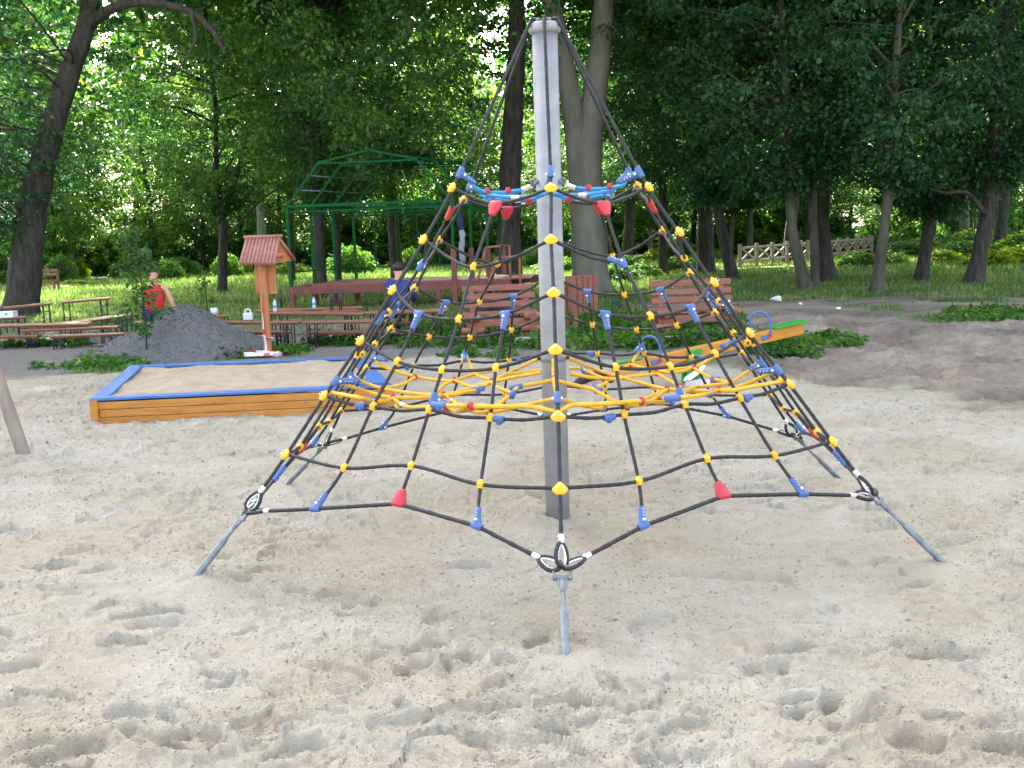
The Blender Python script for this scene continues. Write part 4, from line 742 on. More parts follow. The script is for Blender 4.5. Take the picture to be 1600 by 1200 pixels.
# ================================================================== SEESAW
A0 = at(957, 580, 10.75); B0 = at(1252, 513, 11.05)
ss = thing('seesaw', 'tilted orange seesaw with a green seat and blue handle hoops behind the net', 'seesaw', (*((A0 + B0) / 2)[:2], 0))
d = unitv(B0 - A0); side = unitv(np.cross(d, [0, 0, 1])); up = np.cross(side, d)
m = MB(); m.beam(A0, B0, .10, .115, bevel=.008); m.build('beam', M['seesaw_wood'], ss)
for e, s in ((B0, -1), (A0, 1)):
    c = e + d * s * .13 + up * .072; m = MB(); m.beam(c - d * .18 * (1 if s < 0 else .6), c + d * .18, .22 if s < 0 else .1, .018, bevel=.006); m.build('seat', M['green_plastic'], ss)
    h = e + d * s * .43 + up * .0; m = MB(); th = np.linspace(0, math.pi, 13)
    loop = [h - side * .062 - d * .07 + up * .0] + [h - side * .062 * math.cos(t) - d * .085 * math.cos(t) + up * (.15 + .12 * math.sin(t)) for t in th] + [h + side * .062 + d * .07 + up * .0]
    m.tube(spline(loop, .02), .011, 8); hd = m.build('handle', M['blue_paint'], ss)
    m = MB(); m.box(h + side * .058, (.06, .02, .05), np.stack([d, side, up], 1), .006); m.build('handle_bracket', M['blue_paint'], hd)
    m = MB(); m.box(h + side * .058 + d * .045, (.03, .021, .045), np.stack([d, side, up], 1), .004); m.build('bracket_end', M['red_plastic'], hd)
pc = at(1081, 556, 10.9); pc = np.array([pc[0], pc[1], 0])
for s in (-1, 1):
    m = MB(); q = pc + side * s * .085; m.box(q + [0, 0, .15], (.17 if s < 0 else .15, .045, .42), np.stack([d, side, [0, 0, 1]], 1), .01); m.build('support_board', M['green_plastic'], ss)
m = MB(); m.cyl(pc - side * .13 + [0, 0, .30], pc + side * .13 + [0, 0, .30], .014, 10); m.build('axle', M['steel'], ss)
tp = A(gz(925, 598)); m = MB(); th = np.linspace(0.0, math.pi, 14); m.tube([tp + d * .2 * math.cos(t) + np.array([0, 0, .13 * math.sin(t) - .06]) for t in th], .05, 10); ty = m.build('bumper_tyre', M['rubber'], None); setp(ty, 'half-buried black rubber tyre under the low end of the seesaw', 'tyre')
def ribbon(name, pts, w, m_, parent=None, axis=(0, 0, 1), label=None, cat=None, stripes=True, twist=0):
    P = spline(pts, .03); T_ = unit(np.gradient(P, axis=0)); ax = unitv(axis); S = unit(np.cross(T_, ax)); Nn = np.cross(T_, S); an = np.linspace(0, twist, len(P))[:, None]
    W_ = (Nn * np.cos(an) + S * np.sin(an)) * w / 2; V = np.empty((len(P) * 2, 3)); V[0::2] = P - W_; V[1::2] = P + W_; i = np.arange(len(P) - 1) * 2
    Fc = np.stack([i, i + 1, i + 3, i + 2], 1); o = quads(name, V, Fc, M[m_], parent, False); o.data.materials.append(M['tape_red'])
    if stripes: o.data.polygons.foreach_set('material_index', (((np.arange(len(i)) // 3) % 4) == 0).astype(np.int32))
    if label: setp(o, label, cat)
    return o
q = pc + side * .16
ribbon('barrier_tape', [q + [.12, 0, .27], q + [.03, -.03, .17], q + [-.12, -.04, .06], q + [-.02, -.06, .05], q + [.09, -.06, .08], q + [.18, -.05, .03], q + [.02, -.1, .04], q + [-.14, -.1, .03]], .075, 'tape', None, (0, 1, .2), 'red and white striped barrier tape draped on the seesaw foot', 'tape', twist=2)
# ================================================================== ROOFED POST
pb = gz(419, 557); sh = thing('roofed_post', 'brown wooden post with a small ridged plank roof and a hanging panel box', 'wooden shelter', (pb[0], pb[1], 0)); Y = pb[1]
m = MB(); m.tube([A([pb[0], Y, z]) for z in np.linspace(-.2, 1.5, 9)], [.062, .062, .061, .06, .06, .059, .058, .058, .058], 16); m.build('post', M['shelter_wood'], sh)
ap = [at(383, 374, Y + .02), at(438, 372, Y + .12)]; e1 = [at(373, 412, Y - .30), at(430, 413, Y - .26)]; rr_ = unitv(ap[1] - ap[0])
bk = [ap[0] * 2 - e1[0], ap[1] * 2 - e1[1]]; bk = [A([b_[0] + .12, b_[1], e1[0][2] + .01]) for b_ in bk]
for nm, lo in (('roof', e1), ('roof', bk)):
    m = MB(); k = 10
    for i in range(k):
        t = (i + .5) / k; m.tube([ap[0] * (1 - t) + ap[1] * t, lo[0] * (1 - t) + lo[1] * t], .5 * np.linalg.norm(ap[1] - ap[0]) / k * 1.06, 8)
    m.build(nm, M['slab_wood'], sh)
m = MB(); m.cyl(ap[0] - rr_ * .02 + [0, 0, .028], ap[1] + rr_ * .03 + [0, 0, .028], .026, 10); m.build('ridge_pole', M['slab_wood'], sh)
m = MB()
g0, g1, g2 = ap[1] - rr_ * .05 - [0, 0, .03], e1[1] - rr_ * .05, bk[1] - rr_ * .05; m.add([g0, g1, g2, g0 - rr_ * .02, g1 - rr_ * .02, g2 - rr_ * .02], [(0, 1, 2), (3, 5, 4), (0, 3, 4, 1), (1, 4, 5, 2), (2, 5, 3, 0)]); m.build('gable_board', M['shelter_wood'], sh)
for dx in (-.07, .08):
    m = MB(); c = at(437, 399, Y) + [0, dx, 0]; m.cyl(c - rr_ * .5, c + rr_ * .04, .033, 10); m.build('purlin', M['shelter_wood'], sh)
m = MB(); m.box(at(408, 436, Y + .06), (.15, .10, .42), None, .008); m.build('panel_box', M['shelter_wood'], sh)
m = MB(); m.box(at(425, 436, Y + .05), (.125, .03, .42), None, .006); m.build('panel_board', M['shelter_wood'], sh)
ribbon('barrier_tape', [at(399, 452, Y - .08), at(409, 456, Y - .08), at(409, 480, Y - .09), at(411, 500, Y - .08), at(412, 520, Y - .09), at(415, 535, Y - .09), at(416, 552, Y - .08)], .055, 'tape', None, (0, 1, 0), 'red and white barrier tape hanging down the left side of the roofed post', 'tape', twist=.9)
ribbon('barrier_tape', [at(410, 524, Y - .02), at(415, 526, Y - .09), at(424, 528, Y - .07), at(426, 528, Y + .02)], .045, 'tape', None, (0, 1, 0), 'white tape band wound round the lower part of the roofed post', 'tape', stripes=False)
gp = random.Random(3); pts = []
for i in range(15): an = i * 1.9; r_ = .06 + .17 * gp.random(); pts.append(A([pb[0] - .02 + r_ * math.cos(an) * 1.35, Y - .12 + r_ * math.sin(an) * .35, .02 + .07 * gp.random()]))
ribbon('barrier_tape', pts, .065, 'tape', None, (0, .6, 1), 'crumpled pile of red and white barrier tape at the foot of the roofed post', 'tape', twist=9)
# ================================================================== GRAVEL HEAP
hc = A([-4.78, 15.75, 0]); n = 130; rr2, tt = np.meshgrid(np.linspace(0, 1, n), np.linspace(0, 2 * math.pi, 220, endpoint=False)); ex = np.where(np.cos(tt) < 0, 1.85, 1.35); ey = 1.25
Xh = hc[0] + rr2 * np.cos(tt) * ex; Yh = hc[1] + rr2 * np.sin(tt) * ey; qq = np.hypot((Xh - hc[0]) / np.where(Xh < hc[0], 1.15, 1.12), (Yh - hc[1]) / 1.1)
Zh = .86 * np.clip(1 - np.sqrt(qq ** 2 * .92 + .045) * .93, 0, 1) ** .96 + .07 * np.exp(-(((Xh - hc[0] + 1.35) / .5) ** 2 + ((Yh - hc[1]) / .6) ** 2)) 
Zh = Zh + (fbm(Xh * 2.6, Yh * 2.6, 4, 95) - .5) * .24 * sstep(1, .75, rr2) + (fbm(Xh * 16, Yh * 16, 3, 96, .7) - .5) * .07 + .05 * np.exp(-(((Xh - hc[0]) / .26) ** 2 + ((Yh - hc[1]) / .3) ** 2)); Zh = Zh + .015 - .09 * sstep(.82, 1, rr2)
idx = np.arange(220 * n).reshape(220, n); i2 = np.roll(idx, -1, 0); o = quads('gravel_heap', np.stack([Xh, Yh, Zh], -1).reshape(-1, 3), np.stack([idx[:, :-1], idx[:, 1:], i2[:, 1:], i2[:, :-1]], -1).reshape(-1, 4), M['gravel_heap'])
setp(o, 'heap of dark grey crushed gravel behind the sandbox', 'gravel heap'); heap = o
gs = np.random.default_rng(77); n = 5200; a_ = gs.uniform(0, 6.283, n); q_ = np.where(gs.random(n) < .75, gs.uniform(.05, .85, n), gs.uniform(.8, 1.12, n)); ii = np.minimum((a_ / 6.2832 * 220).astype(int), 219); jj = np.minimum((q_ * 129).astype(int), 129)
exx = np.where(np.cos(a_) < 0, 1.85, 1.35); xs = hc[0] + q_ * np.cos(a_) * exx; ys = hc[1] + q_ * np.sin(a_) * 1.25; zs = np.maximum(Zh[ii, jj], 0) * (q_ < 1) + .004; zs = np.maximum(zs, height(xs, ys)); s_z = .004 + .012 * gs.random(n) ** 4
Vs = np.stack([xs, ys, zs], 1)[:, None, :] + oc[None] * s_z[:, None, None] * gs.uniform(.6, 1.3, (n, 6, 1)); lo = quads('loose_stones', Vs.reshape(-1, 3), (np.arange(n)[:, None, None] * 6 + octa[None]).reshape(-1, 3), mat('loose_grey_stones', (.08, .08, .083), .9, noise=((5, 5, 5), (.2, .2, .205), .4, .7)), heap, smooth=False); lo['kind'] = 'stuff'
# ================================================================== BENCHES
def log_bench(label, pl, pr_, Yb, lean=.16):
    """pl, pr_: pixel x of the ends; Yb: distance"""
    a = gz(pl, 530); a = at(pl, 530, Yb); b_ = at(pr_, 525, Yb + .12); a[2] = 0; b_[2] = 0; t = thing('log_bench', label, 'bench', ((a + b_) / 2)); d = unitv(b_ - a); s_ = unitv(np.cross([0, 0, 1], d)); Lb = np.linalg.norm(b_ - a)
    for k, z in enumerate((.80, .675, .555)):
        m = MB(); bk = s_ * (.28 + lean * (z - .5)); m.beam(a + bk + d * (.01 * k) + [0, 0, z], b_ + bk + [0, 0, z], .035, .095, up=unitv(A([0, 0, 1.]) + s_ * .2), bevel=.014); m.build('back_plank', M['bench_wood'], t)
    for f in (.13, .87):
        p = a + d * Lb * f; m = MB(); m.beam(p + s_ * .245 + [0, 0, .2], p + s_ * .345 + [0, 0, .84], .085, .05, up=s_, bevel=.008); m.build('back_post', M['bench_wood'], t)
    for k in range(3):
        m = MB(); o_ = s_ * (.22 - .13 * k); m.beam(a - d * .1 + o_ + [0, 0, .432], b_ - d * .02 + o_ + [0, 0, .432], .12, .045, bevel=.012); m.build('seat_plank', M['bench_wood'], t)
    m = MB(); m.beam(a + d * .03 - s_ * .08 + [0, 0, .30], b_ - d * .03 - s_ * .08 + [0, 0, .30], .06, .12, bevel=.02); m.beam(a + d * .03 + s_ * .2 + [0, 0, .30], b_ - d * .03 + s_ * .2 + [0, 0, .30], .06, .12, bevel=.02); m.build('seat_rail', M['log_wood'], t)
    for f in (.1, .9):
        for z, w in ((.385, .15), (.20, .21), (.09, .24)):
            m = MB(); p = a + d * Lb * f + [0, 0, z]; m.cyl(p - s_ * .22, p + s_ * .36, .062, 12, .006); m.cyl(p - s_ * .14 - d * w * .8, p - s_ * .14 + d * w * .8, .052, 12, .006); m.build('log', M['log_wood'], t)
    return t
log_bench('reddish log bench left of the grey mast with an old tyre lying behind it', 727, 842, 16.0)
log_bench('reddish log bench with three back planks on the right, behind the seesaw', 1024, 1153, 15.5)
for (px_, py_, sx_, lb) in [(822, 540, .34, 'flat concrete block in the weeds at the right foot of the left log bench'), (1028, 540, .62, 'grey concrete slab in the weeds in front of the right log bench')]:
    p = gz(px_, py_); m = MB(); m.box((p[0], p[1], .04), (sx_, .25, .16), None, .02); o = m.build('concrete_block', M['concrete'], None); setp(o, lb, 'concrete block')
tpp = at(768, 478, 18.6); m = MB(); th = np.linspace(0, 2 * math.pi, 25); m.tube([tpp + A([.42 * math.cos(t), .3 * math.sin(t), .0]) + [0, 0, -tpp[2] + .14 + .2 * math.sin(t)] for t in th], .1, 12, cap=False); o = m.build('old_tyre', M['rubber'], None); setp(o, 'old black tyre lying behind the left log bench', 'tyre')
# slatted bin
p0 = at(884, 478, 16.9); p1 = at(916, 478, 16.3); zt = at(900, 443, 16.6)[2]; t = thing('slatted_bin', 'square bin of upright reddish slats just right of the grey mast', 'litter bin', (*((p0 + p1) / 2)[:2], 0)); bd = unitv(A([p1[0] - p0[0], p1[1] - p0[1], 0])); bn = unitv(np.cross([0, 0, 1], bd)); Lb = .38
for s_i, (o0, dd) in enumerate([(A([p0[0], p0[1], 0]), bd), (A([p0[0], p0[1], 0]) + bn * .36, bd), (A([p0[0], p0[1], 0]) - bd * .0, bn), (A([p0[0], p0[1], 0]) + bd * .40, bn)]):
    for k in range(4):
        m = MB(); c = o0 + dd * (.045 + .09 * k) + [0, 0, .29 + zt / 2 - .05]; m.box(c, (.08, .022, zt - .26), np.stack([dd, np.cross([0, 0, 1], dd), [0, 0, 1]], 1), .008); m.build('slat', M['bench_wood'], t)
for fx in (0.05, .36): m = MB(); q = A([p0[0], p0[1], 0]) + bd * fx - bn * .02; m.box(q + [0, 0, zt / 2 - .02], (.06, .05, zt + .06), np.stack([bd, bn, [0, 0, 1]], 1), .01); m.build('leg', M['bench_wood'], t)
# ================================================================== TABLES AND BENCHES OF THE BEER GARDEN KIND
def trestle(name, cat, label, p, q, YA, YB, w, legw, upside=False, group=None, legs_=(.1, .86), th=.022):
    a = at(*p, YA); b_ = at(*q, YB); t = thing(name, label, cat, (*((a + b_) / 2)[:2], 0), group); d = unitv(b_ - a); s_ = unitv(np.cross([0, 0, 1], d)); Lb = np.linalg.norm(b_ - a)
    m = MB(); m.beam(a, b_, w, th, bevel=.006); top = m.build('tabletop' if cat == 'table' else 'seat', M['table_top'], t)
    m = MB(); m.beam(a + d * .01 - [0, 0, th * .5 + .012], b_ - d * .01 - [0, 0, th * .5 + .012], w * .9, .02); m.build('edge_frame', M['dark_red'], top)
    for f in legs_:
        c = a + d * Lb * f; m = MB(); z = c[2] - .02
        for s in (-1, 1):
            if upside: m.tube([c + s_ * s * legw / 2 + [0, 0, .01], c + s_ * s * legw / 2 + [0, 0, .34]], .011, 6)
            else: m.tube([c + s_ * s * legw / 2 - d * .06, A([c[0], c[1], 0]) + s_ * s * legw / 2 - d * .06], .011, 6); m.tube([c + s_ * s * legw / 2 + d * .06, A([c[0], c[1], 0]) + s_ * s * legw / 2 + d * .06], .009, 6)
        if upside: m.tube([c - s_ * legw / 2 + [0, 0, .17], c + s_ * legw / 2 + [0, 0, .17]], .008, 6)
        else:
            for k in (.3, .62): m.tube([c - s_ * legw / 2 - d * .06 - [0, 0, z * k], c + s_ * legw / 2 - d * .06 - [0, 0, z * k]], .008, 6); m.tube([c - s_ * legw / 2 - d * .06 - [0, 0, z * k], c - s_ * legw / 2 + d * .06 - [0, 0, z * k]], .008, 6)
        m.build('leg', M['black_metal'], t)
    return t
GTB = 'brown trestle tables and benches'
for (nm, cat, lb, p, q, ya, yb, w, lw) in [
 ('trestle_table', 'table', 'long brown trestle table in front of the pavilion carrying an upturned bench', (424, 488), (572, 489), 16.9, 16.9, .5, .36),
 ('trestle_table', 'table', 'brown trestle table continuing right towards the log bench', (574, 488), (700, 484), 16.9, 16.9, .5, .36),
 ('trestle_table', 'table', 'brown table further back with a water bottle at its left end', (400, 485), (566, 480), 18.4, 18.6, .45, .34),
 ('trestle_bench', 'bench', 'brown bench running behind the roofed post from the gravel heap', (334, 503), (470, 503), 16.2, 16.2, .24, .2),
 ('trestle_bench', 'bench', 'brown bench right of the roofed post in front of the long table', (474, 503), (606, 501), 16.2, 16.2, .24, .2),
 ('trestle_bench', 'bench', 'lower brown bench left of the roofed post, beneath the other one', (358, 519), (455, 518), 16.6, 16.6, .24, .2),
 ('trestle_bench', 'bench', 'lower brown bench right of the roofed post, beneath the other one', (483, 519), (648, 517), 16.5, 16.5, .24, .2),
 ('trestle_table', 'table', 'brown table in front of the big leaning trunk', (5, 481), (82, 473), 21.6, 22.0, .5, .36),
 ('trestle_table', 'table', 'brown table standing alone on the grass edge right of the leaning trunk', (95, 472), (172, 465), 22.6, 23.0, .5, .36),
 ('trestle_table', 'table', 'nearest long brown table cut by the left frame edge', (-30, 509), (141, 505), 18.0, 18.4, .5, .36),
 ('trestle_table', 'table', 'brown table slanting away left of the gravel heap', (100, 505), (184, 494), 19.2, 20.6, .45, .34),
 ('trestle_bench', 'bench', 'small brown bench end just left of the young sapling', (186, 494), (208, 491), 20.6, 20.9, .26, .2),
 ('trestle_bench', 'bench', 'brown bench in front of the slanting table, left of the heap', (34, 516), (186, 510), 17.9, 18.2, .24, .2),
 ('trestle_bench', 'bench', 'lowest brown bench reaching to the foot of the gravel heap', (79, 525), (194, 521), 17.4, 17.6, .24, .2),
 ('trestle_bench', 'bench', 'low brown bench at the left frame edge under the nearest table', (-25, 526), (62, 524), 17.7, 17.8, .24, .2),
 ('trestle_bench', 'bench', 'brown bench at the left frame edge holding a pale crate', (-12, 499), (40, 495), 20.3, 20.5, .3, .24),
 ('trestle_bench', 'bench', 'short brown bench behind the right slope of the heap holding a white cup', (322, 493), (352, 494), 18.6, 18.6, .26, .2)]:
    trestle(nm, cat, lb, p, q, ya, yb, w, lw, group=GTB)
t = trestle('upturned_bench', 'bench', 'upturned folding bench with its black legs in the air on the long table', (505, 486), (560, 485), 17.0, 17.0, .2, .2, True, legs_=(.25, .5))
t = trestle('upturned_bench', 'bench', 'upturned bench with narrow black legs on the back table by the roofed post', (425, 482), (455, 482), 18.5, 18.5, .2, .1, True, legs_=(.5,))
def bottle(label, px_, py_, Y_, h=.3):
    p = at(px_, py_, Y_); t = thing('water_bottle', label, 'bottle', p); m = MB(); r = .042 * h / .3
    m.tube([p + [0, 0, h * k] for k in (0, .02, .2, .24, .45, .5, .68, .82, .92)], [r * k for k in (.9, 1, 1, .9, 1, .93, 1, .5, .35)], 14); b_ = m.build('body', M['bottle'], t); m = MB(); m.cyl(p + [0, 0, h * .92], p + [0, 0, h], r * .42, 10); m.build('cap', M['blue_paint'], t)
    m = MB(); m.tube([p + [0, 0, h * .3], p + [0, 0, h * .46]], r * 1.04, 14, cap=False); m.build('band', M['blue_rope'], t)
bottle('clear plastic bottle on the table right of the roofed post', 430, 487, 16.85, .21); bottle('clear plastic bottle further right on the far table inside the pavilion view', 491, 482, 18.3, .21)
p = at(388, 500, 16.25); t = thing('white_canister', 'white plastic canister with a handle on the bench left of the roofed post', 'canister', p); m = MB(); m.box(p + [0, 0, .055], (.14, .1, .11), None, .02); m.build('body', M['white_plastic'], t); m = MB(); m.tube(spline([p + [-.04, 0, .1], p + [-.035, 0, .155], p + [.035, 0, .155], p + [.04, 0, .1]], .02), .012, 8); m.build('handle', M['white_plastic'], t)
p = at(335, 491, 18.6); m = MB(); m.tube([p, p + [0, 0, .005], p + [0, 0, .11]], [.045, .055, .062], 14); o = m.build('cup', M['white_plastic'], None); setp(o, 'white cup on the short bench behind the right slope of the heap', 'cup')
p = at(14, 496, 20.3); t = thing('crate', 'pale blue-grey crate with a dark hand slot at the left frame edge', 'crate', p); m = MB(); m.box(p + [0, 0, .06], (.26, .2, .12), None, .01); m.build('body', M['white_plastic'], t); m = MB(); m.box(p + [-.0, -.1005, .07], (.05, .006, .02)); m.build('hand_slot', M['dark_cloth'], t)
p = gz(964, 481); m = MB()
gp = random.Random(8)
for i in range(5): m.hull([((p[0] + gp.uniform(-.09, .09), p[1] + gp.uniform(-.05, .05), gp.uniform(.03, .13)), gp.uniform(.02, .05)) for _ in range(4)])
o = m.build('rubbish_bag', M['dark_cloth'], None); setp(o, 'small black rubbish bag lying on the grass edge left of the right bench', 'bag')
for (px_, py_, s, lb) in [(1310, 482, .05, 'white scrap of paper on the dark soil right of centre'), (1212, 470, .09, 'pale stone on the dark soil behind the right bench'), (1252, 476, .05, 'small flat pale scrap on the dark soil near the leaning trunks')]:
    p = gz(px_, py_); z = gz0(p[0], p[1]); m = MB(); m.hull([((p[0] + gp.uniform(-s, s), p[1] + gp.uniform(-s, s), z + gp.uniform(.01, s)), s * .3) for _ in range(6)]); o = m.build('pale_scrap', M['white_plastic'], None); setp(o, lb, 'scrap')
# left edge pole
a = A(gz(38, 713)); b_ = at(-2, 596, 8.25); dv = unitv(b_ - a); m = MB(); m.tube([a - dv * .25, a, a + dv * .6, a + dv * 1.6, a + dv * 2.6], [.052, .052, .05, .048, .046], 18); o = m.build('wooden_pole', M['post_wood'], None); setp(o, 'leaning grey peeled wooden pole in the sand at the left frame edge', 'pole')
# ================================================================== PAVILION
SA = at(458, 487, 25.2); SA[2] = 0; SB = at(712, 478, 24.9); SB[2] = 0; sx = unitv(SB - SA); dep = A([1.15, 2.7, 0]); W_ = np.linalg.norm(SB - SA)
pv = thing('steel_pavilion', 'open green steel pavilion frame standing on an oxblood timber deck', 'pavilion', (SA + SB) / 2 + dep / 2)
zt = 2.45; zd = .60; GS = M['green_steel']
for k in range(4):
    o_ = dep * k / 3
    for s, e in ((0, SA), (1, SB)):
        m = MB(); q = e + o_; m.beam(q + [0, 0, .58], q + [0, 0, zt], .065, .065, up=sx); m.build('post', GS, pv)
        m = MB(); m.beam(q - [0, 0, .2], q + [0, 0, 1.35 if s else .58], .12, .12, up=sx); m.build('timber_post', M['dark_red'], pv)
    z1, z2 = 3.42, 3.66; c0 = SA + o_ + [0, 0, zt]; c1 = SA + o_ + sx * W_ * .21 + [0, 0, z1]; c2 = SA + o_ + sx * W_ * .52 + [0, 0, z2]; c3 = SA + o_ + sx * W_ * .8 + [0, 0, z1]; c4 = SB + o_ + [0, 0, zt]
    for u_, v_ in ((c0, c1), (c1, c2), (c2, c3), (c3, c4)):
        m = MB(); m.beam(u_, v_, .05, .06, up=(0, 1, 0)); m.build('rafter', GS, pv)
    m = MB(); m.beam(c1 - [0, 0, .02], c3 - [0, 0, .02], .04, .04); m.build('tie_bar', GS, pv)
for (zz, r_, f) in ((zt, .065, 0), (zt - .13, .035, 0)):
    for a_, b2 in ((SA, SB), (SA + dep, SB + dep), (SA, SA + dep), (SB, SB + dep)): m = MB(); m.beam(a_ + [0, 0, zz], b2 + [0, 0, zz], r_, r_); m.build('beam', GS, pv)
for f, z in ((.07, 2.78), (.14, 3.1), (.21, 3.42), (.52, 3.66), (.8, 3.42), (.9, 2.95)):
    m = MB(); q = SA + sx * W_ * f + [0, 0, z + .04]; m.tube([q, q + dep], .018, 6); m.build('purlin', M['steel'] if f < .2 else GS, pv)
for (a_, b2, n_) in ((SA + dep, SB + dep, 7), (SA, SA + dep, 3)):
    for z in (.93, zt - .2): m = MB(); m.beam(a_ + [0, 0, z], b2 + [0, 0, z], .03, .03); m.build('rail', GS, pv)
    for k in range(1, n_): q = a_ + (b2 - a_) * k / n_; m = MB(); m.beam(q + [0, 0, .93], q + [0, 0, zt - .2], .025, .025, up=sx); m.build('baluster', GS, pv)
for a_, b2 in ((SA, SB + sx * 1.3), (SA + dep, SB + dep + sx * 1.3), (SA, SA + dep)): m = MB(); m.beam(a_ + [0, 0, .50] - sx * .0, b2 + [0, 0, .50], .06, .20, bevel=.01); m.build('deck_beam', M['dark_red'], pv)
for f in (.30, .62, .9): m = MB(); q = SA + sx * W_ * f; m.beam(q - [0, 0, .1], q + [0, 0, .42], .10, .10, up=sx); m.build('deck_leg', M['dark_red'], pv)
m = MB(); cc = (SA + SB + sx * 1.3) / 2 + dep / 2; m.box(cc + [0, 0, .615], (W_ + 1.3, np.linalg.norm(dep) * .9, .03), np.stack([sx, np.cross([0, 0, 1], sx), [0, 0, 1]], 1)); m.build('deck', M['bench_wood'], pv)
for f, h0 in ((0.0, 1.0), (.5, .9)):
    q = SB + sx * (.75 + f * .45) - A([0, .3 * f, 0]); m = MB(); m.tube(spline([q + [-.25, 0, .45 - .3 * f], q + [.0, 0, 1.35 - .5 * f]], .2), .03, 8); m.tube([q + [.0, 0, 1.35 - .5 * f], q + [.55, .2, 1.38 - .5 * f]], .03, 8); m.tube([q + [.55, .2, 1.38 - .5 * f], q + [.55, .2, .1]], .03, 8); m.build('handrail', M['log_wood'], pv)
# ================================================================== PLANK RAILING (footbridge) and the far park bench
def xrail(label, pa, pb_, YA, YB, nb, hgt=1.0):
    a = at(*pa, YA); b_ = at(*pb_, YB); z0 = 0; t = thing('footbridge_railing', label, 'railing', (*((a + b_) / 2)[:2], 0)); a[2] = b_[2] = 0; d = (b_ - a) / nb; za, zb_ = .30, hgt + .25
    for z in (za, zb_): m = MB(); m.beam(a + [0, 0, z], b_ + [0, 0, z], .07, .09, bevel=.01); m.build('rail', M['fence_wood'], t)
    for i in range(nb + 1): m = MB(); q = a + d * i; m.box(q + [0, 0, (zb_ + .1) / 2], (.13, .13, zb_ + .2), None, .01); m.build('post', M['fence_wood'], t)
    for i in range(nb):
        q = a + d * i
        for s in (0, 1):
            m = MB(); off = unitv(np.cross(d, [0, 0, 1])) * (.025 if s else -.025); m.beam(q + off + d * .02 + [0, 0, (za, zb_)[s]], q + off + d * .98 + [0, 0, (zb_, za)[s]], .045, .07); m.build('brace', M['fence_wood'], t)
    return t
xrail('bare pine railing of a footbridge with crossed braces, nearer length', (1156, 412), (1272, 410), 42.5, 50, 5, .6)
xrail('paler far length of the crossed-brace footbridge railing right of the trunks', (1262, 408), (1362, 402), 47, 58, 7, .62)
p = gz(1195, 421); m = MB(); m.box((p[0] + .3, p[1], .03), (4.2, 1.2, .12), None, .02); m.build('footbridge_deck', M['fence_wood'], None); setp(bpy.data.objects['footbridge_deck'], 'pale plank footbridge deck at the near end of the railing', 'footbridge deck')
a = at(50, 420, 45); a[2] = 0; t = thing('park_bench', 'distant brown park bench beside the pale leaning trunk at left', 'bench', a)
for z, y_ in ((.85, .2), (.68, .2), (.42, 0)): m = MB(); m.beam(a + [-.0, y_, z], a + [1.0, y_, z], .06, .11); m.build('plank', M['bench_wood'], t)
for x_ in (.05, .95): m = MB(); m.beam(a + [x_, .22, -.05], a + [x_, .22, .9], .08, .08, up=(0, 1, 0)); m.beam(a + [x_, .2, .35], a + [x_, -.2, .35], .08, .08); m.beam(a + [x_, -.2, -.05], a + [x_, -.2, .38], .08, .08, up=(0, 1, 0)); m.build('leg', M['bench_wood'], t)
